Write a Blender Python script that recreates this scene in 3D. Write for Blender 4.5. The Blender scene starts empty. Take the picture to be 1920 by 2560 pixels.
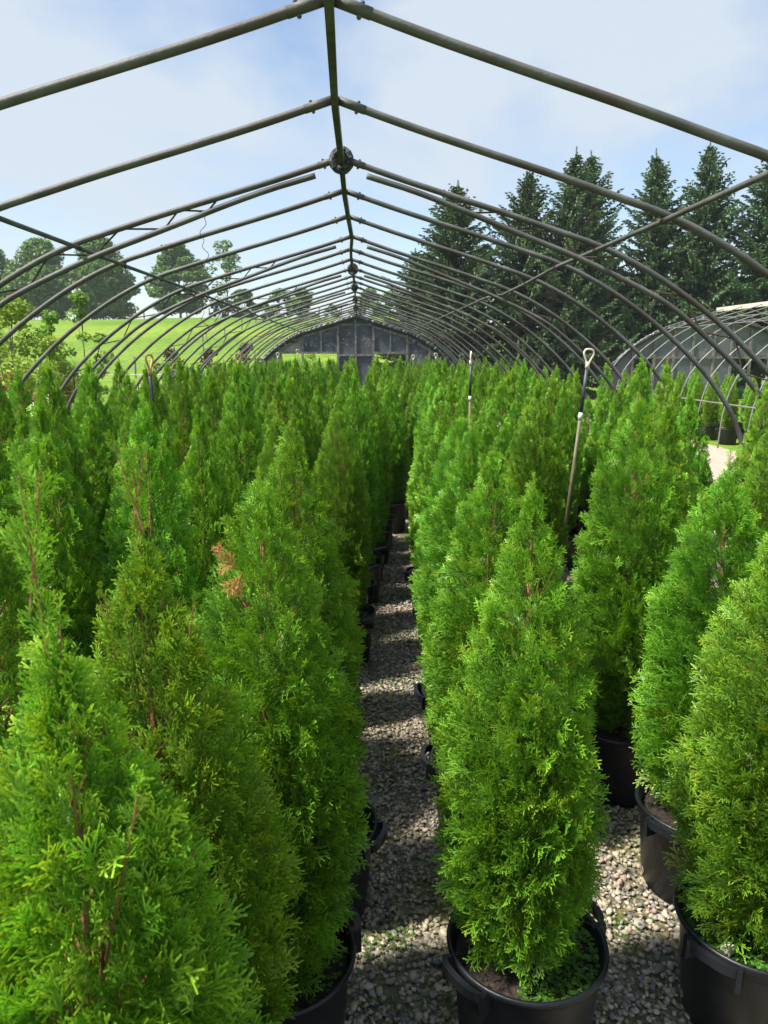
import bpy, math, random
import numpy as np

# ------------------------------------------------------------------ camera, sky, sun, exposure
scene = bpy.context.scene
col = scene.collection
R = math.radians
CAM_H = 2.1
cam_data = bpy.data.cameras.new("camera")
cam = bpy.data.objects.new("camera", cam_data)
col.objects.link(cam)
cam_data.sensor_fit = 'VERTICAL'
cam_data.sensor_height = 24.0
cam_data.lens = 24.0 * 1900.0 / 2560.0
cam_data.clip_start = 0.05
cam_data.clip_end = 3000.0
cam.location = (0, 0, CAM_H)
cam.rotation_euler = (R(90 - 11.773), 0, R(-1.859))
cam_data.dof.use_dof = True
cam_data.dof.focus_distance = 3.2
cam_data.dof.aperture_fstop = 6.5
scene.camera = cam

SUN_ELEV, SUN_AZ = 57.0, 254.0          # azimuth of the sun, clockwise from +Y: to the side of the field, a little behind
sd = (math.cos(R(SUN_ELEV)) * math.sin(R(SUN_AZ)), math.cos(R(SUN_ELEV)) * math.cos(R(SUN_AZ)), math.sin(R(SUN_ELEV)))

world = bpy.data.worlds.new("World")
scene.world = world
world.use_nodes = True
wt = world.node_tree
wt.nodes.clear()
def wn(t, **kw):
    n = wt.nodes.new(t)
    for k, v in kw.items():
        setattr(n, k, v)
    return n
w_out = wn('ShaderNodeOutputWorld'); w_bg = wn('ShaderNodeBackground')
w_sky = wn('ShaderNodeTexSky', sky_type='NISHITA', sun_disc=False)
w_sky.sun_elevation = R(SUN_ELEV); w_sky.sun_rotation = R(SUN_AZ)
w_sky.air_density = 1.0; w_sky.dust_density = 0.7; w_sky.ozone_density = 1.2
w_tc = wn('ShaderNodeTexCoord')
w_map = wn('ShaderNodeMapping'); w_map.inputs['Scale'].default_value = (1.0, 1.0, 1.9); w_map.inputs['Location'].default_value = (3.1, 0.4, 1.3)
w_n1 = wn('ShaderNodeTexNoise'); w_n1.inputs['Scale'].default_value = 2.6; w_n1.inputs['Detail'].default_value = 7; w_n1.inputs['Roughness'].default_value = 0.52; w_n1.inputs['Distortion'].default_value = 0.25
w_r1 = wn('ShaderNodeValToRGB')
w_r1.color_ramp.elements[0].position = 0.43; w_r1.color_ramp.elements[0].color = (0.12, 0.12, 0.12, 1)
w_r1.color_ramp.elements[1].position = 0.60; w_r1.color_ramp.elements[1].color = (0.97, 0.97, 0.97, 1)
w_mix = wn('ShaderNodeMixRGB')
w_mix.inputs[2].default_value = (3.45, 3.90, 4.45, 1)
wt.links.new(w_tc.outputs['Generated'], w_map.inputs[0]); wt.links.new(w_map.outputs[0], w_n1.inputs['Vector'])
wt.links.new(w_n1.outputs['Fac'], w_r1.inputs[0]); wt.links.new(w_r1.outputs[0], w_mix.inputs[0])
wt.links.new(w_sky.outputs[0], w_mix.inputs[1]); wt.links.new(w_mix.outputs[0], w_bg.inputs[0])
w_bg.inputs[1].default_value = 0.10
wt.links.new(w_bg.outputs[0], w_out.inputs[0])

sun_data = bpy.data.lights.new("sun", 'SUN')
sun_data.energy = 5.0; sun_data.angle = R(5.0); sun_data.color = (1.0, 0.95, 0.86)
sun = bpy.data.objects.new("sun", sun_data)
col.objects.link(sun)
from mathutils import Vector
sun.rotation_euler = Vector(sd).to_track_quat('Z', 'Y').to_euler()
sun.location = (-20, -5, 30)

scene.view_settings.view_transform = 'Standard'
scene.view_settings.look = 'None'
scene.view_settings.exposure = 1.0
scene.view_settings.gamma = 1.0
scene.view_settings.use_curve_mapping = False
scene.cycles.max_bounces = 6
scene.cycles.diffuse_bounces = 3
scene.cycles.transmission_bounces = 3
scene.cycles.use_adaptive_sampling = True

# ------------------------------------------------------------------ helpers
rng = np.random.default_rng(7)

def tag(o, label=None, cat=None, group=None, kind=None):
    if label: o["label"] = label
    if cat: o["category"] = cat
    if group: o["group"] = group
    if kind: o["kind"] = kind
    return o

def link(o, parent=None):
    col.objects.link(o)
    if parent is not None:
        o.parent = parent
    return o

def empty(name, loc=(0, 0, 0), rz=0.0):
    o = bpy.data.objects.new(name, None)
    o.empty_display_size = 0.1
    o.location = loc; o.rotation_euler = (0, 0, rz)
    col.objects.link(o)
    return o

def inst(name, mesh, parent=None, loc=(0, 0, 0), rot=(0, 0, 0), scale=(1, 1, 1)):
    o = bpy.data.objects.new(name, mesh)
    o.location = loc; o.rotation_euler = rot; o.scale = scale
    return link(o, parent)

class MB:
    """collects vertices and faces (tris and quads), one material"""
    def __init__(self):
        self.v = []; self.f = []; self.c = []; self.n = 0
    def add(self, verts, faces, color=None):
        verts = np.asarray(verts, dtype=np.float64).reshape(-1, 3)
        self.v.append(verts)
        for fc in faces:
            self.f.append(tuple(i + self.n for i in fc))
        if color is not None:
            cc = np.ones((len(verts), 4)); cc[:, :3] = color
            self.c.append(cc)
        self.n += len(verts)
    def box(self, c, s, rot=None, color=None):
        c = np.array(c, float); s = np.array(s, float) / 2
        p = np.array([[x, y, z] for x in (-1, 1) for y in (-1, 1) for z in (-1, 1)], float) * s
        if rot is not None:
            p = p @ np.array(rot).T
        self.add(p + c, [(0, 1, 3, 2), (4, 6, 7, 5), (0, 4, 5, 1), (2, 3, 7, 6), (0, 2, 6, 4), (1, 5, 7, 3)], color)
    def bar(self, a, b, w, t, up=(0, 0, 1), color=None):
        a = np.array(a, float); b = np.array(b, float)
        d = b - a; L = np.linalg.norm(d); d /= L
        s = np.cross(d, up); s /= np.linalg.norm(s); u = np.cross(s, d)
        self.box((a + b) / 2, (L, w, t), np.stack([d, s, u], 1), color)
    def tube(self, pts, r, n=8, cap=True, color=None):
        pts = np.array(pts, float); m = len(pts)
        rr = np.broadcast_to(np.array(r, float), (m,))
        t = np.gradient(pts, axis=0); t /= np.linalg.norm(t, axis=1)[:, None] + 1e-12
        ref = np.array([0, 0, 1.0]) if abs(t[0][2]) < 0.9 else np.array([1.0, 0, 0])
        u = np.cross(t[0], ref); u /= np.linalg.norm(u)
        V = []
        for i in range(m):
            u = u - t[i] * np.dot(u, t[i]); u /= np.linalg.norm(u)
            w = np.cross(t[i], u)
            a = np.linspace(0, 2 * np.pi, n, endpoint=False)
            V.append(pts[i] + rr[i] * (np.cos(a)[:, None] * u + np.sin(a)[:, None] * w))
        F = []
        for i in range(m - 1):
            for k in range(n):
                k2 = (k + 1) % n
                F.append((i * n + k, i * n + k2, (i + 1) * n + k2, (i + 1) * n + k))
        if cap:
            F.append(tuple(range(n - 1, -1, -1))); F.append(tuple((m - 1) * n + k for k in range(n)))
        self.add(np.concatenate(V), F, color)
    def lathe(self, prof, n=32, color=None, close=False):
        prof = np.array(prof, float); m = len(prof)
        a = np.linspace(0, 2 * np.pi, n, endpoint=False)
        V = np.concatenate([np.stack([p[0] * np.cos(a), p[0] * np.sin(a), np.full(n, p[1])], 1) for p in prof])
        F = []
        for i in range(m - 1):
            for k in range(n):
                k2 = (k + 1) % n
                F.append((i * n + k, i * n + k2, (i + 1) * n + k2, (i + 1) * n + k))
        self.add(V, F, color)
    def mesh(self, name, mat, smooth=False):
        me = bpy.data.meshes.new(name)
        V = np.concatenate(self.v)
        me.from_pydata(V.tolist(), [], self.f)
        if self.c:
            C = np.concatenate(self.c).astype(np.float32)
            at = me.color_attributes.new("col", 'FLOAT_COLOR', 'POINT')
            at.data.foreach_set("color", C.ravel())
        if smooth:
            me.polygons.foreach_set("use_smooth", [True] * len(me.polygons))
        me.materials.append(mat)
        me.update()
        return me
    def build(self, name, mat, parent=None, loc=(0, 0, 0), smooth=False):
        return inst(name, self.mesh(name, mat, smooth), parent, loc)

def fast_mesh(name, V, F, mat, C=None, smooth=False):
    """V (n,3), F (m,k) all faces of the same size, C (n,3) colours"""
    me = bpy.data.meshes.new(name)
    V = np.asarray(V, np.float32); F = np.asarray(F, np.int32)
    m, k = F.shape
    me.vertices.add(len(V)); me.vertices.foreach_set("co", V.ravel())
    me.loops.add(m * k); me.loops.foreach_set("vertex_index", F.ravel())
    me.polygons.add(m)
    me.polygons.foreach_set("loop_start", np.arange(0, m * k, k, dtype=np.int32))
    me.polygons.foreach_set("loop_total", np.full(m, k, np.int32))
    if smooth:
        me.polygons.foreach_set("use_smooth", np.ones(m, bool))
    if C is not None:
        cc = np.ones((len(V), 4), np.float32); cc[:, :3] = C
        at = me.color_attributes.new("col", 'FLOAT_COLOR', 'POINT')
        at.data.foreach_set("color", cc.ravel())
    me.materials.append(mat)
    me.update(calc_edges=True)
    me.validate()
    return me

def quads_mesh(name, Q, C, mat):
    """Q (n,4,3), C (n,4,3)"""
    n = len(Q)
    return fast_mesh(name, Q.reshape(-1, 3), np.arange(n * 4).reshape(n, 4), mat, C.reshape(-1, 3))

def smooth_poly(p, it=2):
    p = np.array(p, float)
    for _ in range(it):
        q = [p[0]]
        for a, b in zip(p[:-1], p[1:]):
            q += [0.75 * a + 0.25 * b, 0.25 * a + 0.75 * b]
        q.append(p[-1]); p = np.array(q)
    return p

# ------------------------------------------------------------------ materials
def material(name):
    m = bpy.data.materials.new(name)
    m.use_nodes = True
    nt = m.node_tree
    return m, nt, nt.nodes['Principled BSDF'], nt.nodes['Material Output']

def nnode(nt, t, **kw):
    n = nt.nodes.new(t)
    for k, v in kw.items():
        if k in n.inputs: n.inputs[k].default_value = v
        else: setattr(n, k, v)
    return n

def noisy(name, c1, c2, scale=8.0, rough=0.6, metal=0.0, bump=0.0, bscale=None, c3=None, s3=1.0, spec=0.5, lo=0.35, hi=0.65, coord='Object'):
    m, nt, b, out = material(name)
    tc = nnode(nt, 'ShaderNodeTexCoord')
    n1 = nnode(nt, 'ShaderNodeTexNoise'); n1.inputs['Scale'].default_value = scale; n1.inputs['Detail'].default_value = 6
    nt.links.new(tc.outputs[coord], n1.inputs['Vector'])
    rp = nnode(nt, 'ShaderNodeValToRGB')
    rp.color_ramp.elements[0].position = lo; rp.color_ramp.elements[0].color = (*c1, 1)
    rp.color_ramp.elements[1].position = hi; rp.color_ramp.elements[1].color = (*c2, 1)
    nt.links.new(n1.outputs['Fac'], rp.inputs[0])
    src = rp.outputs[0]
    if c3 is not None:
        n3 = nnode(nt, 'ShaderNodeTexNoise'); n3.inputs['Scale'].default_value = s3; n3.inputs['Detail'].default_value = 5
        nt.links.new(tc.outputs[coord], n3.inputs['Vector'])
        r3 = nnode(nt, 'ShaderNodeValToRGB'); r3.color_ramp.elements[0].position = 0.5; r3.color_ramp.elements[1].position = 0.68
        nt.links.new(n3.outputs['Fac'], r3.inputs[0])
        mx = nnode(nt, 'ShaderNodeMixRGB'); mx.inputs[2].default_value = (*c3, 1)
        nt.links.new(r3.outputs[0], mx.inputs[0]); nt.links.new(src, mx.inputs[1]); src = mx.outputs[0]
    nt.links.new(src, b.inputs['Base Color'])
    b.inputs['Roughness'].default_value = rough; b.inputs['Metallic'].default_value = metal
    b.inputs['Specular IOR Level'].default_value = spec
    if bump:
        nb = nnode(nt, 'ShaderNodeTexNoise'); nb.inputs['Scale'].default_value = bscale or scale * 3; nb.inputs['Detail'].default_value = 4
        nt.links.new(tc.outputs[coord], nb.inputs['Vector'])
        bp = nnode(nt, 'ShaderNodeBump'); bp.inputs['Strength'].default_value = bump; bp.inputs['Distance'].default_value = 0.02
        nt.links.new(nb.outputs['Fac'], bp.inputs['Height']); nt.links.new(bp.outputs[0], b.inputs['Normal'])
    return m

def leafy(name, rough=0.5, trans=0.35, spec=0.3, var=0.0, tint=(1.25, 1.1, 0.5)):
    """vertex colour 'col' times a small shift for each plant, part of the light passes through"""
    m, nt, b, out = material(name)
    at = nnode(nt, 'ShaderNodeAttribute', attribute_name='col')
    src = at.outputs['Color']
    if var:
        oi = nnode(nt, 'ShaderNodeObjectInfo')
        mr = nnode(nt, 'ShaderNodeMapRange'); mr.inputs['To Min'].default_value = 1.0 - var; mr.inputs['To Max'].default_value = 1.0 + var
        nt.links.new(oi.outputs['Random'], mr.inputs['Value'])
        hs = nnode(nt, 'ShaderNodeHueSaturation'); nt.links.new(mr.outputs[0], hs.inputs['Value']); nt.links.new(src, hs.inputs['Color'])
        mh = nnode(nt, 'ShaderNodeMath', operation='MULTIPLY_ADD'); mh.inputs[1].default_value = 0.022; mh.inputs[2].default_value = 0.497
        nt.links.new(oi.outputs['Random'], mh.inputs[0]); nt.links.new(mh.outputs[0], hs.inputs['Hue'])
        src = hs.outputs[0]
    nt.links.new(src, b.inputs['Base Color'])
    b.inputs['Roughness'].default_value = rough; b.inputs['Specular IOR Level'].default_value = spec
    tr = nnode(nt, 'ShaderNodeBsdfTranslucent')
    tm = nnode(nt, 'ShaderNodeMixRGB', blend_type='MULTIPLY'); tm.inputs[0].default_value = 1.0; tm.inputs[2].default_value = (*tint, 1)
    nt.links.new(src, tm.inputs[1]); nt.links.new(tm.outputs[0], tr.inputs['Color'])
    ms = nnode(nt, 'ShaderNodeMixShader'); ms.inputs[0].default_value = trans
    nt.links.new(b.outputs[0], ms.inputs[1]); nt.links.new(tr.outputs[0], ms.inputs[2])
    nt.links.new(ms.outputs[0], out.inputs['Surface'])
    return m

M = {}
M['arb'] = leafy('arborvitae_foliage', rough=0.42, trans=0.28, spec=0.40, var=0.10)
M['spruce'] = leafy('spruce_needles', rough=0.6, trans=0.12, spec=0.25, var=0.12, tint=(1, 1, 0.8))
M['leaf'] = leafy('broad_leaves', rough=0.5, trans=0.35, spec=0.3, var=0.08)
M['dry'] = leafy('dry_plant', rough=0.8, trans=0.15, spec=0.1, tint=(1, .9, .7))
M['bark'] = noisy('thuja_bark', (0.15, 0.085, 0.03), (0.33, 0.17, 0.055), scale=30, rough=0.8, bump=0.4)
M['bark2'] = noisy('grey_bark', (0.05, 0.042, 0.036), (0.12, 0.10, 0.085), scale=9, rough=0.9, bump=0.5)
M['pipe'] = noisy('weathered_steel', (0.075, 0.073, 0.068), (0.130, 0.130, 0.122), scale=5, rough=0.62, metal=0.15, spec=0.35, c3=(0.075, 0.058, 0.050), s3=2.2, bump=0.15, bscale=60)
M['rust'] = noisy('rusty_rod', (0.045, 0.03, 0.028), (0.10, 0.06, 0.045), scale=12, rough=0.7, metal=0.2)
M['ridge'] = noisy('ridge_steel', (0.045, 0.05, 0.042), (0.12, 0.125, 0.11), scale=4, rough=0.6, metal=0.2, c3=(0.03, 0.035, 0.02), s3=6)
M['palepipe'] = noisy('galvanised_pipe', (0.17, 0.165, 0.155), (0.26, 0.255, 0.24), scale=6, rough=0.5, metal=0.25)
M['film'] = noisy('black_film', (0.018, 0.02, 0.022), (0.05, 0.054, 0.058), scale=3, rough=0.38, bump=0.8, bscale=9)
M['tape'] = noisy('wrap_film', (0.012, 0.014, 0.014), (0.085, 0.085, 0.075), scale=20, rough=0.45, bump=0.8, bscale=60, lo=.45, hi=.7)
M['stud'] = noisy('weathered_lumber', (0.10, 0.095, 0.085), (0.22, 0.205, 0.185), scale=9, rough=0.85, bump=0.2)
M['panel'] = noisy('painted_plywood', (0.058, 0.066, 0.080), (0.100, 0.110, 0.125), scale=4, rough=0.7, c3=(0.062, 0.060, 0.064), s3=1.3, bump=0.1)
M['panelgrey'] = noisy('grey_plywood', (0.105, 0.113, 0.125), (0.15, 0.158, 0.17), scale=3, rough=0.75, c3=(0.19, 0.17, 0.15), s3=1.2)
M['panelpale'] = noisy('pale_plywood', (0.24, 0.22, 0.20), (0.34, 0.31, 0.28), scale=4, rough=0.8)
M['scar'] = noisy('bare_plywood', (0.35, 0.33, 0.29), (0.6, 0.57, 0.5), scale=30, rough=0.9)
M['pot'] = noisy('black_plastic', (0.0055, 0.0068, 0.0092), (0.011, 0.0130, 0.0165), scale=7, rough=0.40, spec=0.35, c3=(0.015, 0.0165, 0.020), s3=3.5, bump=0.08, bscale=40)
M['soil'] = noisy('potting_soil', (0.012, 0.009, 0.007), (0.045, 0.03, 0.02), scale=60, rough=0.95, bump=0.9, bscale=90)
M['grip'] = noisy('cream_plastic', (0.62, 0.56, 0.40), (0.72, 0.66, 0.50), scale=12, rough=0.45)
M['gripwood'] = noisy('orange_wood', (0.55, 0.30, 0.10), (0.70, 0.42, 0.17), scale=20, rough=0.5)
M['shaft'] = noisy('dark_shaft', (0.022, 0.03, 0.034), (0.05, 0.058, 0.062), scale=14, rough=0.5)
M['shaftwood'] = noisy('olive_shaft', (0.11, 0.095, 0.045), (0.17, 0.15, 0.08), scale=14, rough=0.6)
M['white'] = noisy('white_sleeve', (0.62, 0.62, 0.60), (0.75, 0.75, 0.73), scale=12, rough=0.5)
M['steel'] = noisy('blade_steel', (0.10, 0.10, 0.10), (0.2, 0.2, 0.2), scale=12, rough=0.5, metal=0.6)
M['post'] = noisy('fence_wood', (0.12, 0.10, 0.085), (0.22, 0.19, 0.16), scale=6, rough=0.9)
M['wire'] = noisy('fence_wire', (0.35, 0.36, 0.35), (0.5, 0.5, 0.5), scale=6, rough=0.5)
M['lumberpale'] = noisy('pale_lumber', (0.50, 0.45, 0.36), (0.62, 0.57, 0.47), scale=8, rough=0.8)

def grass_material():
    m, nt, b, out = material('pasture_grass')
    tc = nnode(nt, 'ShaderNodeTexCoord')
    n1 = nnode(nt, 'ShaderNodeTexNoise'); n1.inputs['Scale'].default_value = 0.05; n1.inputs['Detail'].default_value = 8; n1.inputs['Roughness'].default_value = 0.62
    n2 = nnode(nt, 'ShaderNodeTexNoise'); n2.inputs['Scale'].default_value = 1.6; n2.inputs['Detail'].default_value = 6
    mp = nnode(nt, 'ShaderNodeMapping'); mp.inputs['Scale'].default_value = (0.6, 1.5, 1.0)
    nt.links.new(tc.outputs['Object'], mp.inputs[0])
    nt.links.new(mp.outputs[0], n1.inputs['Vector']); nt.links.new(tc.outputs['Object'], n2.inputs['Vector'])
    r1 = nnode(nt, 'ShaderNodeValToRGB')
    r1.color_ramp.elements[0].position = 0.38; r1.color_ramp.elements[0].color = (0.085, 0.185, 0.018, 1)
    r1.color_ramp.elements[1].position = 0.62; r1.color_ramp.elements[1].color = (0.175, 0.265, 0.032, 1)
    nt.links.new(n1.outputs['Fac'], r1.inputs[0])
    r2 = nnode(nt, 'ShaderNodeValToRGB')
    r2.color_ramp.elements[0].position = 0.3; r2.color_ramp.elements[0].color = (0.62, 0.66, 0.5, 1)
    r2.color_ramp.elements[1].position = 0.65; r2.color_ramp.elements[1].color = (1.12, 1.08, 1.0, 1)
    nt.links.new(n2.outputs['Fac'], r2.inputs[0])
    mx = nnode(nt, 'ShaderNodeMixRGB', blend_type='MULTIPLY'); mx.inputs[0].default_value = 1
    nt.links.new(r1.outputs[0], mx.inputs[1]); nt.links.new(r2.outputs[0], mx.inputs[2])
    nt.links.new(mx.outputs[0], b.inputs['Base Color'])
    b.inputs['Roughness'].default_value = 0.85; b.inputs['Specular IOR Level'].default_value = 0.1
    bp = nnode(nt, 'ShaderNodeBump'); bp.inputs['Strength'].default_value = 0.6; bp.inputs['Distance'].default_value = 0.2
    nt.links.new(n2.outputs['Fac'], bp.inputs['Height']); nt.links.new(bp.outputs[0], b.inputs['Normal'])
    return m
M['grass'] = grass_material()

def bed_material(name, dark, light, moss, vscale=45.0):
    m, nt, b, out = material(name)
    tc = nnode(nt, 'ShaderNodeTexCoord')
    vo = nnode(nt, 'ShaderNodeTexVoronoi'); vo.inputs['Scale'].default_value = vscale
    nt.links.new(tc.outputs['Object'], vo.inputs['Vector'])
    sep = nnode(nt, 'ShaderNodeSeparateColor'); nt.links.new(vo.outputs['Color'], sep.inputs[0])
    r1 = nnode(nt, 'ShaderNodeValToRGB')
    r1.color_ramp.elements[0].color = (*dark, 1); r1.color_ramp.elements[1].color = (*light, 1)
    nt.links.new(sep.outputs[0], r1.inputs[0])
    n1 = nnode(nt, 'ShaderNodeTexNoise'); n1.inputs['Scale'].default_value = 2.2; n1.inputs['Detail'].default_value = 6
    nt.links.new(tc.outputs['Object'], n1.inputs['Vector'])
    r2 = nnode(nt, 'ShaderNodeValToRGB'); r2.color_ramp.elements[0].position = 0.48; r2.color_ramp.elements[1].position = 0.62
    nt.links.new(n1.outputs['Fac'], r2.inputs[0])
    mx = nnode(nt, 'ShaderNodeMixRGB'); mx.inputs[2].default_value = (*moss, 1)
    nt.links.new(r2.outputs[0], mx.inputs[0]); nt.links.new(r1.outputs[0], mx.inputs[1])
    nt.links.new(mx.outputs[0], b.inputs['Base Color'])
    b.inputs['Roughness'].default_value = 0.9
    bp = nnode(nt, 'ShaderNodeBump', invert=True); bp.inputs['Strength'].default_value = 1.0; bp.inputs['Distance'].default_value = 0.02
    nt.links.new(vo.outputs['Distance'], bp.inputs['Height']); nt.links.new(bp.outputs[0], b.inputs['Normal'])
    return m
M['bed'] = bed_material('gravel_bed_stone', (0.07, 0.06, 0.042), (0.30, 0.26, 0.19), (0.11, 0.105, 0.035))
M['lane'] = bed_material('lane_gravel', (0.36, 0.29, 0.22), (0.60, 0.50, 0.40), (0.42, 0.35, 0.26), 60)
def stone_material():
    m, nt, b, out = material('gravel_stone')
    at = nnode(nt, 'ShaderNodeAttribute', attribute_name='col')
    tc = nnode(nt, 'ShaderNodeTexCoord')
    n1 = nnode(nt, 'ShaderNodeTexNoise'); n1.inputs['Scale'].default_value = 90; n1.inputs['Detail'].default_value = 4
    nt.links.new(tc.outputs['Object'], n1.inputs['Vector'])
    mr = nnode(nt, 'ShaderNodeMapRange'); mr.inputs['To Min'].default_value = 0.7; mr.inputs['To Max'].default_value = 1.3
    nt.links.new(n1.outputs['Fac'], mr.inputs['Value'])
    mx = nnode(nt, 'ShaderNodeMixRGB', blend_type='MULTIPLY'); mx.inputs[0].default_value = 1
    nt.links.new(at.outputs['Color'], mx.inputs[1]); nt.links.new(mr.outputs[0], mx.inputs[2])
    nt.links.new(mx.outputs[0], b.inputs['Base Color'])
    b.inputs['Roughness'].default_value = 0.85
    return m
M['stone'] = stone_material()

# ------------------------------------------------------------------ ground, hill, lane
def hill_h(x, y):
    def sm(t):
        t = np.clip(t, 0, 1); return t * t * (3 - 2 * t)
    side = 1.0 - 0.50 * sm((x - 5.0) / 45.0)
    up = sm((y - 36.0) / 92.0)
    bump = 0.25 * np.sin(x * 0.06 + 1.0) * up + 0.12 * np.sin(x * 0.17 + y * 0.05) * up
    back = sm((y - 128.0) / 200.0)
    wl = 7.6 * side * up + bump - 5.0 * back
    return wl

def build_ground():
    xs = np.concatenate([np.linspace(-480, -160, 8), np.linspace(-140, 140, 100), np.linspace(160, 480, 8)])
    ys = np.concatenate([np.linspace(-200, 0, 6), np.linspace(6, 150, 90), np.linspace(165, 560, 12)])
    X, Y = np.meshgrid(xs, ys)
    Z = hill_h(X, Y) - 0.004
    V = np.stack([X.ravel(), Y.ravel(), Z.ravel()], 1)
    nx, ny = len(xs), len(ys)
    I = np.arange(nx * ny).reshape(ny, nx)
    F = np.stack([I[:-1, :-1].ravel(), I[:-1, 1:].ravel(), I[1:, 1:].ravel(), I[1:, :-1].ravel()], 1)
    o = inst('ground', fast_mesh('ground', V, F, M['grass'], smooth=True))
    tag(o, 'green pasture rising to a low crest beyond the greenhouses', 'ground', kind='structure')
build_ground()
b = MB(); b.box((-0.1, 14.0, -0.02), (8.2, 31.0, 0.06))
tag(b.build('gravel_bed', M['bed']), 'gravel floor inside the bare greenhouse', 'ground', kind='structure')
b = MB(); b.box((6.15, 14.0, -0.03), (4.2, 34.0, 0.066))
tag(b.build('gravel_lane', M['lane']), 'pale sandy gravel lane between the two greenhouses', 'ground', kind='structure')
b = MB(); b.box((12.2, 14.0, -0.035), (7.8, 31.0, 0.06))
tag(b.build('gravel_bed', M['bed']), 'gravel floor inside the neighbouring greenhouse', 'ground', kind='structure')

# ------------------------------------------------------------------ greenhouse frame
GH = 1.37
GX = -0.10 * GH
PROFILE = np.array([(0.012, 1.0), (0.30, 0.905), (0.62, 0.81), (0.93, 0.72), (1.20, 0.635), (1.38, 0.58), (1.57, 0.50), (1.78, 0.385), (1.99, 0.245),
                    (2.19, 0.09), (2.42, -0.125), (2.56, -0.30), (2.66, -0.45), (2.77, -0.75), (2.83, -1.10), (2.85, -1.56)])
HD = [2.45, 3.34, 4.28, 5.10, 6.01, 7.0, 7.84, 8.65, 9.52, 10.44, 11.23, 12.05, 13.05, 14.0, 14.88, 15.7, 16.6, 17.46, 18.3, 19.28, 20.2]
HX = [-.079, -.09, -.085, -.084, -.071, -.053, -.072, -.073, -.065, -.062, -.056, -.06, -.053, -.063, -.061, -.057, -.054, -.055, -.058, -.06, -.057]
TRUSS = {3, 6, 9, 12, 15, 18}
WRAP = {3, 9, 12, 15, 18}
HOOP_Y = [GH * (2.45 - 0.89)] + [d * GH for d in HD]
HOOP_X = [-.079 * GH] + [x * GH for x in HX]
HOOP_N = [0] + list(range(1, 22))

def arm_points(side, rx, cx=GX, extra=None):
    P = smooth_poly(PROFILE if extra is None else extra, 2) * GH
    w = np.clip(P[:, 0] / (1.4 * GH), 0, 1)
    x = side * P[:, 0] + cx * w + rx * (1 - w)
    return np.stack([x, np.zeros(len(P)), P[:, 1] + CAM_H], 1)

LOWER = np.array([(0.135, 0.915), (0.45, 0.825), (0.95, 0.635), (1.30, 0.508), (1.64, 0.355), (1.82, 0.26), (2.0, 0.12), (2.22, -0.07), (2.42, -0.28), (2.56, -0.52), (2.64, -0.85)])
WEB = [(0.655, 0.785, 0), (0.70, 0.735, 1), (0.85, 0.74, 0), (0.93, 0.645, 1), (1.16, 0.645, 0), (1.30, 0.51, 1), (1.535, 0.515, 0), (1.66, 0.345, 1),
       (1.90, 0.305, 0), (2.0, 0.12, 1), (2.2, 0.08, 0), (2.26, -0.11, 1), (2.45, -0.16, 0), (2.46, -0.33, 1), (2.60, -0.36, 0), (2.60, -0.66, 1)]

def arc_xyz(pts, side, rx):
    P = np.array(pts, float)[:, :2] * GH
    w = np.clip(P[:, 0] / (1.4 * GH), 0, 1)
    return np.stack([side * P[:, 0] + GX * w + rx * (1 - w), np.zeros(len(P)), P[:, 1] + CAM_H], 1)

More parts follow.
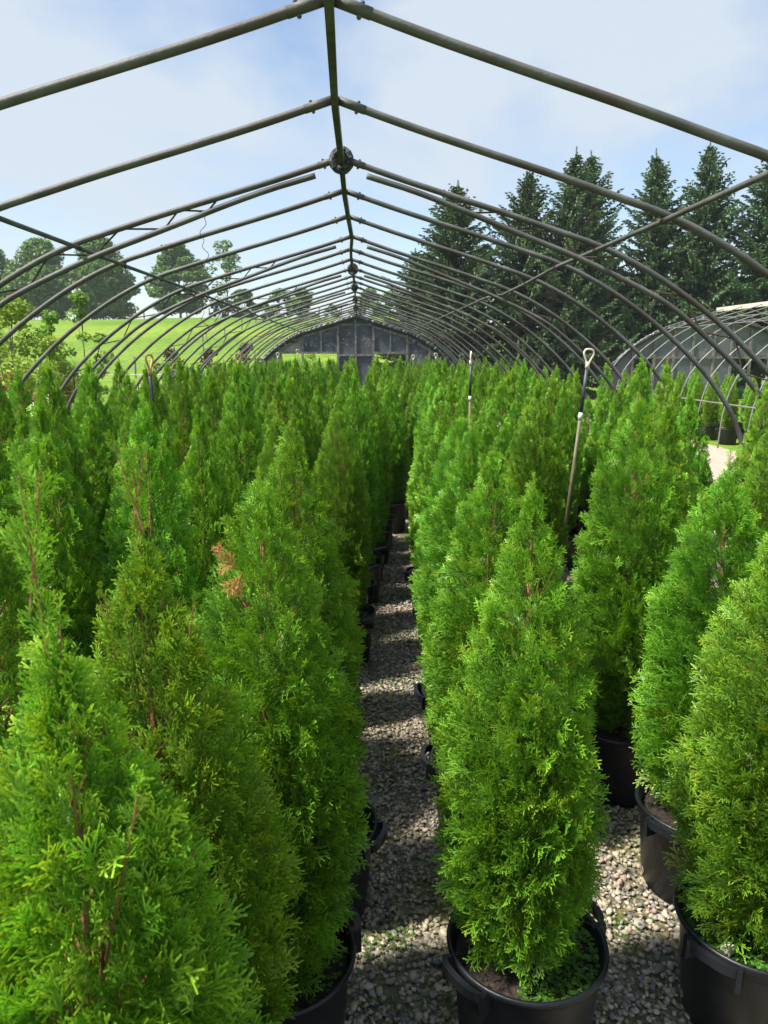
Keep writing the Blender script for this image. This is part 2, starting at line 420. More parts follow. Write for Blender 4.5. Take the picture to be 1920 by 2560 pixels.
house = empty('greenhouse_frame', (GX, 14, 0))
tag(house, 'bare peaked greenhouse frame of weathered steel hoops over the potted rows', 'greenhouse', 'greenhouses side by side')
HOFF = np.array([-GX, -14.0, 0.0])
bolt_mb = MB(); bolt_mb.tube([(0, 0, -0.036), (0, 0, 0.034)], 0.006, 6); bolt_mb.tube([(0, 0, -0.031), (0, 0, -0.023)], 0.011, 6); bolt_mb.tube([(0, 0, 0.024), (0, 0, 0.031)], 0.010, 6)
bolt_mesh = bolt_mb.mesh('bolt', M['pipe'])
jr = random.Random(3)
hoop_objs = []
for k, (hy, hx, num) in enumerate(zip(HOOP_Y, HOOP_X, HOOP_N)):
    b = MB()
    seg = 10 if k < 10 else 8
    for s in (-1, 1):
        p = arm_points(s, hx)
        p[:, 0] += s * jr.uniform(-0.012, 0.012) * np.linspace(0, 1, len(p)) * 2
        if s == -1 and num == 6: p[:, 0] -= 0.0
        b.tube(p, 0.0213, seg)
        # the wider sleeve that joins the arm to the ridge
        q = p[:3].copy(); q[0, 0] += 0
        L = q[0] + (p[2] - p[0]) / np.linalg.norm(p[2] - p[0]) * 0.16
        b.tube([q[0], L], 0.0238, seg)
    ho = b.build('hoop', M['pipe'], house, loc=(0, 0, 0), smooth=True)
    ho.location = Vector((HOFF[0], HOFF[1] + hy, 0))
    hoop_objs.append(ho)
    if num >= 1 and num <= 12:
        for s in (-1, 1):
            p = arm_points(s, hx); d = p[3] - p[0]; d /= np.linalg.norm(d)
            q = p[0] + d * 0.115
            inst('bolt', bolt_mesh, ho, tuple(q), (0, s * 0.28, 0))
    if num in TRUSS:
        for s in (-1, 1):
            c = MB(); c.tube(arc_xyz(smooth_poly(LOWER, 2), s, hx), 0.0205, seg)
            c.build('truss_chord', M['pipe'], ho, smooth=True)
            w = MB(); w.tube(arc_xyz(WEB, s, hx), 0.0075, 6)
            w.build('truss_web', M['rust'], ho)
    if num in WRAP:
        w = MB()
        for j in range(9):
            a0 = jr.uniform(0, 6.28); ang = np.linspace(0, 2 * np.pi, 15)
            rr = jr.uniform(0.046, 0.066)
            pts = np.stack([hx + rr * np.cos(ang + a0) * 1.05, jr.uniform(-.03, .03) + 0.02 * np.sin(ang * 2 + a0), CAM_H + GH - 0.012 + rr * 1.15 * np.sin(ang + a0)], 1)
            w.tube(pts, jr.uniform(0.016, 0.026), 6)
        w.box((hx, 0, CAM_H + GH - 0.012), (0.11, 0.05, 0.13))
        w.build('wrapping', M['tape'], ho)

# ridge member, stepped slightly at each hoop
b = MB()
for i in range(len(HOOP_Y) - 1):
    a = (HOOP_X[i], HOOP_Y[i] - 0.001, CAM_H + GH - 0.012); c = (HOOP_X[i + 1], HOOP_Y[i + 1] + 0.001, CAM_H + GH - 0.012)
    b.bar(a, c, 0.038, 0.062)
b.build('ridge_beam', M['ridge'], house, loc=tuple(HOFF))
for s in (-1, 1):
    b = MB(); pts = []
    for i, hy in enumerate(HOOP_Y):
        drop = 0.0
        if s == 1 and i == 6: drop = 0.05
        if s == 1 and i == 5: drop = 0.03
        pts.append((GX + s * (1.385 * GH) + jr.uniform(-.008, .008), hy, CAM_H + 0.578 * GH - 0.040 - drop))
    b.tube(pts, 0.0165, 8)
    b.build('purlin', M['pipe'], house, loc=tuple(HOFF), smooth=True)
    for i, hy in enumerate(HOOP_Y[1:10]):
        c = MB(); q = np.array(pts[i + 1])
        c.tube([q + [0, -0.03, 0], q + [0, 0.03, 0]], 0.0205, 8)
        c.build('clamp', M['rust'], house, loc=tuple(HOFF))
# thin baling wire hanging from the first truss
b = MB()
zz = np.linspace(2.1 + 0.735 * GH, 2.16, 60)
wx = -0.70 * GH - 0.155 + 0.02 * np.sin(zz * 23) + 0.014 * np.sin(zz * 61) + np.linspace(0.0, -0.035, 60)
b.tube(np.stack([wx, np.full(60, HOOP_Y[3]) + 0.015 * np.sin(zz * 37), zz], 1), 0.0024, 5)
w = b.build('hanging_wire', M['rust'])
tag(w, 'thin kinked wire dangling from the bar of the first trussed hoop', 'wire')

# ------------------------------------------------------------------ end wall (panels, studs, film)
def outline_z(u):
    """height of the arch at half width u"""
    P = smooth_poly(PROFILE, 2) * GH
    return np.interp(abs(u), P[:, 0], P[:, 1]) + CAM_H

def panel_poly(x0, x1, z0, z1, y, t, xc, inset=0.06):
    """panel from z0 up to min(z1, arch)"""
    xs = np.linspace(x0, x1, 9)
    top = np.array([min(z1, outline_z(x - xc) - inset) for x in xs])
    V = []; F = []
    for yy in (y, y + t):
        for x, zt in zip(xs, top):
            V += [(x, yy, z0), (x, yy, max(zt, z0 + 0.005))]
    n = len(xs) * 2
    for i in range(len(xs) - 1):
        a = 2 * i
        F += [(a, a + 2, a + 3, a + 1), (n + a, n + a + 1, n + a + 3, n + a + 2), (a + 1, a + 3, n + a + 3, n + a + 1), (a, n + a, n + a + 2, a + 2)]
    F += [(0, 1, n + 1, n), (n - 2, 2 * n - 2, 2 * n - 1, n - 1)]
    return V, F

def end_wall(parent, off, xc, Y, panels, studs, rails, scars, film_seed):
    root = inst('end_wall', None, parent, (off[0] + xc, off[1] + Y, 0))
    o2 = (-xc, -Y, 0)
    for (x0, x1, z0, z1, mat) in panels:
        b = MB(); b.add(*panel_poly(x0, x1, z0, z1, Y, 0.012, xc)); b.build('wall_panel', M[mat], root, loc=o2)
    for (a, c, wd) in studs:
        b = MB(); b.bar((a[0], Y - 0.026, a[1]), (c[0], Y - 0.026, c[1]), wd, 0.045, up=(0, 1, 0)); b.build('stud', M['stud'], root, loc=o2)
    for (a, c, wd) in rails:
        b = MB(); b.bar((a[0], Y - 0.029, a[1]), (c[0], Y - 0.029, c[1]), wd, 0.042, up=(0, 1, 0)); b.build('rail', M['stud'], root, loc=o2)
    r = np.random.default_rng(film_seed)
    if scars:
        b = MB()
        for (x, z) in scars:
            n = 7; a = np.linspace(0, 2 * np.pi, n, endpoint=False); rr = r.uniform(0.6, 1.3, n)
            sx, sz = r.uniform(0.008, 0.022), r.uniform(0.010, 0.034)
            b.add(np.stack([x + sx * rr * np.cos(a), np.full(n, Y - 0.003), z + sz * rr * np.sin(a)], 1), [tuple(range(n))])
        b.build('paint_scars', M['scar'], root, loc=o2)
    for s in (-1, 1):
        P = smooth_poly(PROFILE[:13], 3) * GH
        m = len(P)
        pts = np.stack([xc + s * P[:, 0], np.full(m, Y - 0.06), P[:, 1] + CAM_H - 0.085], 1)
        rad = 0.075 * (1 + 0.22 * np.sin(np.arange(m) * 1.7) + 0.15 * r.normal(size=m)); rad[0] = 0.06
        b = MB(); b.tube(pts, rad, 10); b.build('rolled_film', M['film'], root, loc=o2, smooth=True)
    return root

EX = 0.0
wx = -0.11
panels = [(-2.0, -0.74, 2.14, 9, 'panel'), (-0.74, 0.52, 2.06, 9, 'panel'), (0.52, 1.73, 2.14, 9, 'panel'),
          (-2.77, -2.0, 2.14, 9, 'panelpale'), (1.73, 2.52, 0.05, 9, 'panel'), (-3.75, -2.77, 0.05, 9, 'panelpale'), (2.52, 3.55, 0.05, 9, 'panel'),
          (-0.74, -0.11, 0.05, 2.05, 'panel'), (-0.11, 0.52, 0.05, 2.05, 'panel')]
# split the two upper side panels and the centre at their sub studs
def split_panel(ps, i, xs):
    x0, x1, z0, z1, m = ps.pop(i)
    e = [x0] + xs + [x1]
    for a, c in zip(e[:-1], e[1:]):
        ps.append((a + 0.002, c - 0.002, z0, z1, m))
split_panel(panels, 2, [1.13]); split_panel(panels, 1, [-0.11]); split_panel(panels, 0, [-1.34])
studs = [((-0.11, 0.02), (-0.11, 3.40), 0.075), ((-0.74, 0.02), (-0.74, 3.18), 0.085), ((0.52, 0.02), (0.52, 3.18), 0.085), ((-2.0, 0.02), (-2.0, 2.83), 0.085), ((1.73, 0.02), (1.73, 2.80), 0.085),
         ((-2.77, 0.02), (-2.77, 2.36), 0.075), ((2.52, 0.02), (2.52, 2.36), 0.075), ((-1.34, 2.15), (-1.34, 2.88), 0.06), ((1.13, 2.15), (1.13, 2.88), 0.06)]
rails = [((-0.70, 3.10), (-0.15, 3.10), 0.06), ((-0.07, 3.10), (0.48, 3.10), 0.06), ((-1.95, 2.13), (-0.79, 2.13), 0.075), ((-0.69, 2.05), (-0.15, 2.05), 0.075), ((-0.07, 2.05), (0.47, 2.05), 0.075), ((0.57, 2.13), (1.68, 2.13), 0.075),
         ((-2.72, 2.13), (-2.05, 2.13), 0.075), ((-2.37, 2.50), (-2.05, 2.50), 0.06), ((1.78, 2.48), (2.12, 2.48), 0.06), ((-1.95, 2.70), (-0.79, 3.02), 0.07), ((0.57, 3.02), (1.68, 2.68), 0.07),
         ((-0.69, 3.13), (-0.15, 3.33), 0.06), ((-0.07, 3.33), (0.47, 3.13), 0.06), ((-2.72, 2.24), (-2.05, 2.66), 0.08), ((1.78, 2.66), (2.47, 2.24), 0.08), ((-3.5, 1.55), (-2.82, 2.18), 0.14), ((2.57, 2.18), (3.25, 1.55), 0.14)]
sr = np.random.default_rng(5)
scars = [(sr.uniform(-1.9, -1.4), 2.42 + sr.normal() * 0.04) for _ in range(7)] + [(sr.uniform(-1.28, -0.8), 2.42 + sr.normal() * 0.04) for _ in range(9)]
scars += [(-0.43 + sr.normal() * 0.09, sr.uniform(2.25, 2.95)) for _ in range(11)] + [(0.2 + sr.normal() * 0.1, sr.uniform(2.25, 2.75)) for _ in range(10)] + [(1.35 + sr.normal() * 0.08, sr.uniform(2.25, 2.65)) for _ in range(4)] + [(2.2 + sr.normal() * 0.12, sr.uniform(1.9, 2.2)) for _ in range(5)] + [(-1.15, 2.8), (-1.03, 2.82), (-1.5, 2.62)]
end_wall(house, HOFF, wx, 27.75, panels, studs, rails, scars, 1)

# ------------------------------------------------------------------ neighbouring greenhouse
NX, NY = 11.95, 25.8
house2 = empty('greenhouse_frame', (NX, 16, 0))
tag(house2, 'neighbouring hoop greenhouse with pale thin pipes and a grey end wall', 'greenhouse', 'greenhouses side by side')
N2 = np.array([-NX, -16.0, 0.0])
b = MB()
for s in (-1, 1):
    P = smooth_poly(PROFILE, 1) * GH
    b.tube(np.stack([s * P[:, 0], np.zeros(len(P)), P[:, 1] + CAM_H + 0.06], 1), 0.0150, 7)
hoop2 = b.mesh('hoop', M['palepipe'], True)
yy = NY - 0.5
k = 0
while yy > 7.5:
    o = inst('hoop', hoop2, house2, (0, N2[1] + yy, 0))
    yy -= 1.22; k += 1
b = MB(); b.bar((NX, NY, CAM_H + GH + 0.06), (NX, 7.0, CAM_H + GH + 0.06), 0.05, 0.13)
b.build('ridge_beam', M['lumberpale'], house2, loc=tuple(N2))
for s, u, z in ((-1, 1.2, 0.60), (1, 1.2, 0.60), (-1, 2.79, -0.80), (-1, 0.6, .78), (1, 0.6, .78)):
    b = MB(); b.tube([(NX + s * u * GH, NY, CAM_H + z * GH), (NX + s * u * GH, 7.0, CAM_H + z * GH)], 0.016, 6)
    b.build('purlin', M['palepipe'], house2, loc=tuple(N2))
p2 = []
for x0, x1, z0 in ((-3.6, -2.75, 0.05), (-2.75, -2.02, 2.02), (-2.02, -0.72, 0.05), (-0.72, 0.6, 0.05), (0.6, 1.9, 2.02), (1.9, 3.6, 0.05)):
    for (a, c) in ((x0, (x0 + x1) / 2), ((x0 + x1) / 2, x1)):
        if z0 < 1:
            p2.append((NX + a + 0.002, NX + c - 0.002, z0, 1.96, 'panelgrey')); p2.append((NX + a + 0.002, NX + c - 0.002, 1.965, 9, 'panelgrey'))
        else:
            p2.append((NX + a + 0.002, NX + c - 0.002, z0, 9, 'panelgrey'))
st2 = [((NX + u, 0.02), (NX + u, min(outline_z(u) - 0.12, 9)), 0.08) for u in (-2.75, -2.02, -1.37, -0.72, 0.0, 0.6, 1.25, 1.9, 2.75)]
rl2 = [((NX + a, 1.97), (NX + c, 1.97), 0.07) for a, c in ((-2.7, -2.07), (-1.97, -1.42), (-1.32, -0.77), (-0.67, -0.05), (0.05, 0.55), (0.65, 1.2), (1.3, 1.85), (1.95, 2.7))] + \
      [((NX - 2.7, 2.42), (NX - 2.07, 2.42), 0.06), ((NX - 1.97, 2.78), (NX - 0.77, 3.05), 0.07), ((NX + 0.65, 3.05), (NX + 1.85, 2.78), 0.07), ((NX - 3.5, 1.2), (NX - 2.8, 1.2), 0.05)]
end_wall(house2, N2, NX, NY, p2, st2, rl2, [(NX - 0.1 + sr.normal() * 0.5, 2.2 + sr.normal() * 0.1) for _ in range(14)], 2)

# ------------------------------------------------------------------ arborvitae foliage
def spray_template(r, lod):
    """flat fan of scale-leaved branchlets, axis +Y, unit length 1; quads (n,4,3) and tip weight (n,4)"""
    Q = []; W = []
    def blade(p, d, L, w0, w1, c0, c1, z0=0.0, z1=0.0):
        s = np.array([d[1], -d[0]])
        a = p; e = p + d * L
        Q.append([(a[0] - s[0] * w0, a[1] - s[1] * w0, z0), (a[0] + s[0] * w0, a[1] + s[1] * w0, z0), (e[0] + s[0] * w1, e[1] + s[1] * w1, z1), (e[0] - s[0] * w1, e[1] - s[1] * w1, z1)])
        W.append([c0, c0, c1, c1])
    def rot(d, a):
        c, s = math.cos(a), math.sin(a); return np.array([d[0] * c - d[1] * s, d[0] * s + d[1] * c])
    w = {0: 0.021, 1: 0.029, 2: 0.044}[lod]
    d = np.array([0.0, 1.0]); p = np.array([0.0, 0.0]); pa = p.copy(); ta = 0.0
    nseg = {0: 8, 1: 7, 2: 6}[lod]
    step = 1.0 / nseg; bend = r.uniform(-0.06, 0.06)
    side = 1
    for i in range(nseg):
        p = p + d * step; d = rot(d, bend * r.uniform(0, 2))
        t = (i + 1) / nseg
        if i % 2 == 1 or i == nseg - 1:
            v = p - pa; Lv = np.linalg.norm(v)
            blade(pa, v / Lv, Lv * 1.03, w * (1 - 0.2 * ta), w * (1 - 0.25 * t), ta * 0.8, t * 0.9); pa = p.copy(); ta = t
        if i == nseg - 1: break
        L = (0.46 * math.sin(math.pi * (0.25 + 0.72 * t)) + 0.07) * r.uniform(0.8, 1.15)
        sd_ = rot(d, side * r.uniform(0.48, 0.78)); zt = r.uniform(-0.13, 0.15)
        if lod == 0:
            blade(p, sd_, L, w, w * 0.8, 0.2 + 0.3 * t, 1.0, 0.0, zt)
            ns = 4 if L > 0.34 else (3 if L > 0.22 else 2)
            for j in range(ns):
                tt = (j + 0.7) / (ns + 0.4); ss = side if j % 2 else -side
                dd = rot(sd_, ss * r.uniform(0.42, 0.70)); LL = r.uniform(0.15, 0.25) * (1.1 - 0.4 * tt)
                blade(p + sd_ * L * tt, dd, LL, w * 0.95, w * 0.75, 0.40, 1.0, zt * tt, zt * tt + r.uniform(-.09, .09))
        elif lod == 1:
            blade(p, sd_, L, w, w * 0.8, 0.3, 1.0, 0, zt)
            q = p + sd_ * L * 0.42
            for ss in (1, -1):
                blade(q, rot(sd_, ss * 0.62), L * 0.48, w * 0.9, w * 0.7, 0.5, 1.0, zt * 0.45, zt)
        else:
            blade(p, sd_, L, w, w * 0.8, 0.35, 1.0, 0, zt)
        side = -side
    Q = np.array(Q); W = np.array(W)
    Q[:, :, 2] += -0.10 * Q[:, :, 1] ** 2
    return Q, W

sprng = np.random.default_rng(21)
SPRAYS = {l: [spray_template(sprng, l) for _ in range(5)] for l in (0, 1, 2)}

def place_sprays(lod, base, axis, normal, size, cb, ct, r):
    """instances of spray templates; cb, ct (n,3) base and tip colours"""
    n = len(base)
    axis = axis / np.linalg.norm(axis, axis=1)[:, None]
    side = np.cross(axis, normal); side /= np.linalg.norm(side, axis=1)[:, None] + 1e-9
    nor = np.cross(side, axis)
    pick = r.integers(0, 5, n)
    QQ = []; CC = []
    for k in range(5):
        m = np.where(pick == k)[0]
        if len(m) == 0: continue
        T, W = SPRAYS[lod][k]
        s = size[m][:, None, None, None]
        P = base[m][:, None, None, :] + s * (T[None, :, :, 0:1] * side[m][:, None, None, :] + T[None, :, :, 1:2] * axis[m][:, None, None, :] + T[None, :, :, 2:3] * nor[m][:, None, None, :])
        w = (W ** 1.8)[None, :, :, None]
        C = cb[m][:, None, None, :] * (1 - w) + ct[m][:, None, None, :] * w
        QQ.append(P.reshape(-1, 4, 3)); CC.append(np.broadcast_to(C, P.shape).reshape(-1, 4, 3))
    return np.concatenate(QQ), np.concatenate(CC)

SHAPE_S = [0.0, 0.05, 0.14, 0.24, 0.43, 0.62, 0.82, 0.95, 1.0]
SHAPE_R = [0.02, 0.13, 0.37, 0.61, 0.88, 1.0, 0.93, 0.70, 0.45]
G_DARK = np.array([0.020, 0.070, 0.011]); G_MID = np.array([0.078, 0.210, 0.017]); G_TIP = np.array([0.270, 0.495, 0.030]); G_YEL = np.array([0.42, 0.52, 0.034])

def arborvitae(name, seed, lod, n, Hc=1.5, Rm=0.25, gold=0.15, leaders=4, sparse_top=False, lean=(0, 0), size=1.0, forks=None, shoot=0.007, blunt=1.0):
    """crown and trunk meshes; z=0 is the soil line"""
    r = np.random.default_rng(seed)
    ph = r.uniform(0, 6.28, 6)
    def bump(phi, z):
        return 0.42 * np.sin(3 * phi + 5.5 * z + ph[0]) + 0.30 * np.sin(5 * phi - 9 * z + ph[1]) + 0.28 * np.sin(2 * phi + 14 * z + ph[2]) + 0.22 * np.sin(8 * phi + 21 * z + ph[3])
    def rad(s): return np.interp(s, SHAPE_S, SHAPE_R) ** blunt * Rm
    lobes = [(0.0, 0.0, 1.0, 1.0, 0.62)]
    for j in range(4):
        a = ph[4] + j * 1.57 + r.uniform(-.5, .5); off = r.uniform(0.32, 0.45) * Rm
        lobes.append((off * math.cos(a), off * math.sin(a), r.uniform(0.52, 0.84), r.uniform(0.58, 0.70), 0.095))
    base = []; ax = []; nor = []; sz = []; cb = []; ct = []
    for li, (ox, oy, top, rs, wgt) in enumerate(lobes):
        m = int(n * wgt)
        grid = np.linspace(0.004, 1.0, 400); pdf = np.interp(grid, SHAPE_S, SHAPE_R) ** 0.85 + 0.20 * np.exp(-((grid - 0.08) / 0.13) ** 2) + 0.05
        cdf = np.cumsum(pdf); cdf /= cdf[-1]
        s = np.interp(r.random(m), cdf, grid)
        phi = r.uniform(0, 2 * np.pi, m)
        Ht = Hc * top
        z = Ht * (1 - s) * 0.955 + 0.045
        bm = bump(phi, z)
        outer = r.random(m) < 0.70
        q = np.where(outer, r.uniform(0.86, 1.02, m), r.uniform(0.42, 0.86, m))
        rr = rad(s) * rs * (1 + 0.17 * bm) * q
        L = size * (0.062 + 0.052 * np.clip(s * 1.6, 0, 1)) * r.uniform(0.75, 1.25, m)
        el = np.radians(np.interp(s, [0, 0.1, 0.3, 0.6, 0.85, 1.0], [80, 66, 50, 36, 18, 2])) + r.normal(0, 0.26, m)
        dphi = phi + r.normal(0, 0.35, m)
        A = np.stack([np.cos(dphi) * np.cos(el), np.sin(dphi) * np.cos(el), np.sin(el)], 1)
        up = r.random(m) < 0.10
        A[up] = A[up] * 0.55 + np.array([0, 0, 0.85])
        rb = np.maximum(rr - L * np.cos(el) * 0.85, 0.0)
        zb = z - L * np.sin(el) * 0.8
        tl = np.clip(z / Hc, 0, 1)
        B = np.stack([ox + lean[0] * tl ** 2 + rb * np.cos(phi), oy + lean[1] * tl ** 2 + rb * np.sin(phi), zb], 1)
        T = np.stack([-np.sin(dphi), np.cos(dphi), np.zeros(m)], 1)     # vertical-plane sprays: normal is tangential
        roll = r.normal(0, 0.75, m)
        Nn = T * np.cos(roll)[:, None] + np.cross(A, T) * np.sin(roll)[:, None]
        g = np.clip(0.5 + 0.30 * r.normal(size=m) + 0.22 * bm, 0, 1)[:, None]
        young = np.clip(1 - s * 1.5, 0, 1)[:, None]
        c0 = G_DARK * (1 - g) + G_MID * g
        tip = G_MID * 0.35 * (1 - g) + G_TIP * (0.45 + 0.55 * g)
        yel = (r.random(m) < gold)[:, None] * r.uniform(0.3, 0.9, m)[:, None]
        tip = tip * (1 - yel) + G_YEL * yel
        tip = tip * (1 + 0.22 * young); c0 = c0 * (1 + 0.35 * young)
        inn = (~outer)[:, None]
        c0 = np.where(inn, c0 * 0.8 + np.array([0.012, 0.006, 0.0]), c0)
        base.append(B); ax.append(A); nor.append(Nn); sz.append(L); cb.append(c0); ct.append(tip)
    # upright shoots at the tip
    stems = []
    for j in range(leaders):
        if j == 0: p0 = np.array([0, 0, Hc * 0.9]); d0 = np.array([r.normal() * .05, r.normal() * .05, 1.0]); Ls = Hc * 0.11
        else:
            a = r.uniform(0, 6.28); rr_ = r.uniform(0.02, 0.07); p0 = np.array([rr_ * math.cos(a), rr_ * math.sin(a), Hc * r.uniform(0.72, 0.88)]); d0 = np.array([0.18 * math.cos(a), 0.18 * math.sin(a), 1.0]); Ls = Hc * r.uniform(0.07, 0.12)
        p0 = p0 + np.array([lean[0], lean[1], 0]) * (p0[2] / Hc) ** 2
        stems.append((p0, d0, Ls))
    if forks: stems = forks + stems
    tb = MB()
    for (p0, d0, Ls) in stems:
        d0 = d0 / np.linalg.norm(d0); m = max(7, int(Ls / shoot))
        t = np.linspace(0.02, 1, m); a = np.arange(m) * 2.4 + r.uniform(0, 6)
        bow = np.array([d0[1], -d0[0], 0]) * 0.05
        B = p0 + t[:, None] * Ls * d0 + (t ** 2)[:, None] * Ls * bow
        A = np.stack([np.cos(a), np.sin(a), np.full(m, 2.1)], 1); A[-1] = d0
        L = (0.052 - 0.028 * t) * r.uniform(0.7, 1.3, m) * size
        Nn = np.stack([-np.sin(a), np.cos(a), np.zeros(m)], 1)
        y = r.uniform(0.1, 0.5, m)[:, None]
        base.append(B); ax.append(A); nor.append(Nn); sz.append(L)
        cb.append(np.tile(G_MID, (m, 1)) * 1.1); ct.append((G_TIP * (1 - y) + G_YEL * y) * 1.05)
        ts = np.linspace(-0.35, 0.97, 7)
        pts = p0 + ts[:, None] * Ls * d0 + np.sign(ts)[:, None] * (ts ** 2)[:, None] * Ls * bow
        tb.tube(pts, np.linspace(0.0030, 0.0012, 7), 5)
    Q, C = place_sprays(lod, np.concatenate(base), np.concatenate(ax), np.concatenate(nor), np.concatenate(sz), np.concatenate(cb), np.concatenate(ct), r)
    # dead inner twigs, short and brown, that fill the heart of the crown
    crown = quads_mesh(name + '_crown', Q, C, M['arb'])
    # trunk with side branches
    zt = np.linspace(-0.05, 0.92, 12)
    pts = np.stack([lean[0] * np.clip(zt, 0, 1) ** 2 + 0.008 * np.sin(zt * 9 + ph[0]), lean[1] * np.clip(zt, 0, 1) ** 2 + 0.008 * np.cos(zt * 7 + ph[1]), zt * Hc], 1)
    tb.tube(pts, np.interp(np.linspace(0, 1, 12), [0, 0.55, 1], [0.018, 0.009, 0.0025]), 6)
    if lod < 2:
        for j in range(46 if lod == 0 else 24):
            s = r.uniform(0.12, 0.97); a = r.uniform(0, 6.28); z = Hc * (1 - s); Lb = rad(s) * r.uniform(0.6, 0.9)
            tl = (z / Hc) ** 2; el = math.radians(np.interp(s, [0, .3, 1], [70, 48, 25]))
            p0 = np.array([lean[0] * tl, lean[1] * tl, z - Lb * math.tan(el) * 0.6])
            d = np.array([math.cos(a) * math.cos(el), math.sin(a) * math.cos(el), math.sin(el)])
            Lb = Lb / max(math.cos(el), 0.35)
            tb.tube([p0, p0 + d * Lb * 0.5, p0 + d * Lb + np.array([0, 0, 0.02])], [0.0038, 0.0026, 0.0012], 4, cap=False)
    trunk = tb.mesh(name + '_trunk', M['bark'])
    return crown, trunk

ARB = {}
for i in range(4):
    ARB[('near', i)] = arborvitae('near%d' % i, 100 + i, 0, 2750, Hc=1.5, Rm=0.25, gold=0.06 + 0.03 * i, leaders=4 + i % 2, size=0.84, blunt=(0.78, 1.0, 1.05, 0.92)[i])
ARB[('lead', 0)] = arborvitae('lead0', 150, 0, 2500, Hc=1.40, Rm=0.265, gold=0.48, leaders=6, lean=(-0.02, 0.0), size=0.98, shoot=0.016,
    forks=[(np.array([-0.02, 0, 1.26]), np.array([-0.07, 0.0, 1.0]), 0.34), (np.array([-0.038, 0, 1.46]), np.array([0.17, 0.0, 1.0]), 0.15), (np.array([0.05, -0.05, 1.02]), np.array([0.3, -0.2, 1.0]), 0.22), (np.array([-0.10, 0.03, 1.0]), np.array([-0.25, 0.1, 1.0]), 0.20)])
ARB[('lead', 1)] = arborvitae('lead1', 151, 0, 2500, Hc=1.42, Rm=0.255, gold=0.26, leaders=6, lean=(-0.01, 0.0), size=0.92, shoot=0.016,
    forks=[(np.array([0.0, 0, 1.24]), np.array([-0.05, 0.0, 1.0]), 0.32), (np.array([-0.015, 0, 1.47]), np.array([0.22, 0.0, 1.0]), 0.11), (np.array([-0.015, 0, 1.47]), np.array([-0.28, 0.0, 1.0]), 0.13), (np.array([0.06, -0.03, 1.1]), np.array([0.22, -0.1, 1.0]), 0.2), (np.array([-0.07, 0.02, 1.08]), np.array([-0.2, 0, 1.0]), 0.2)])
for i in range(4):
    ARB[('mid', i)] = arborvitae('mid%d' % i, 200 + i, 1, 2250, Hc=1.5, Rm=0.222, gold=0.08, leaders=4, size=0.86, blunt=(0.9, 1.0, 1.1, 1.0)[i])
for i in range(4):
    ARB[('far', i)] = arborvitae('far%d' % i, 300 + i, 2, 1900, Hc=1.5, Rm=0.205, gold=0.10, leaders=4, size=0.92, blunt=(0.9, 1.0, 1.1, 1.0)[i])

# pot, handles and soil shared by all
POT_H = 0.36
def pot_mesh(n):
    b = MB()
    b.lathe([(0.0, 0.004), (0.185, 0.0), (0.196, 0.012), (0.222, POT_H - 0.035), (0.224, POT_H - 0.03), (0.236, POT_H - 0.026), (0.2415, POT_H - 0.012), (0.2395, POT_H - 0.002), (0.2325, POT_H), (0.225, POT_H - 0.006), (0.2175, POT_H - 0.03), (0.205, 0.24)], n)
    return b.mesh('pot', M['pot'], True)
POT_HI, POT_LO = pot_mesh(56), pot_mesh(20)
def handle_mesh():
    b = MB()
    a = np.linspace(-0.34, 0.34, 11); V = []
    for t, f in zip(a, np.abs(np.linspace(-1, 1, 11))):
        r0, r1 = 0.246, 0.246 + 0.036 * (1 - 0.75 * f ** 4)
        lift = 0.012 * (1 - f ** 2)
        for (rr, zz) in ((r0 + 0.5 * (r1 - r0), POT_H - 0.034 + lift), (r1, POT_H - 0.034 + lift), (r1, POT_H - 0.004 + lift), (r0 + 0.5 * (r1 - r0), POT_H - 0.004 + lift)):
            V.append((rr * math.cos(t), rr * math.sin(t), zz))
    F = []
    for i in range(10):
        for k in range(4):
            k2 = (k + 1) % 4; F.append((i * 4 + k, i * 4 + k2, i * 4 + 4 + k2, i * 4 + 4 + k))
    F += [(3, 2, 1, 0), (40, 41, 42, 43)]
    b.add(V, F)
    for s in (-1, 1):
        t = s * 0.33
        c, sn = math.cos(t), math.sin(t)
        rot = np.array([[c, -sn, 0], [sn, c, 0], [0, 0, 1]])
        b.box((0.243 * c, 0.243 * sn, POT_H - 0.042), (0.045, 0.014, 0.075), rot)
    return b.mesh('handle', M['pot'])
HANDLE = handle_mesh()
def soil_mesh():
    r = np.random.default_rng(4); b = MB()
    n = 28; rings = [0.0, 0.05, 0.1, 0.15, 0.19, 0.213]
    a = np.linspace(0, 2 * np.pi, n, endpoint=False); V = []
    for rr in rings:
        for t in a:
            V.append((rr * math.cos(t), rr * math.sin(t), 0.305 + (0.02 * (1 - rr / 0.213) + r.normal() * 0.004 if 0 < rr < 0.2 else (0.02 if rr == 0 else 0))))
    F = []
    for i in range(len(rings) - 1):
        for k in range(n):
            k2 = (k + 1) % n; F.append((i * n + k, (i + 1) * n + k, (i + 1) * n + k2, i * n + k2))
    b.add(V, F)
    return b.mesh('soil', M['soil'], True)
SOIL = soil_mesh()
hb = MB(); hb.tube([(0.198 + 0.003, 0.0125 * math.cos(a), 0.048 + 0.0125 * math.sin(a)) for a in np.linspace(0, 2 * np.pi, 15)], 0.0028, 6)
HOLE = hb.mesh('drain_hole', M['post'])

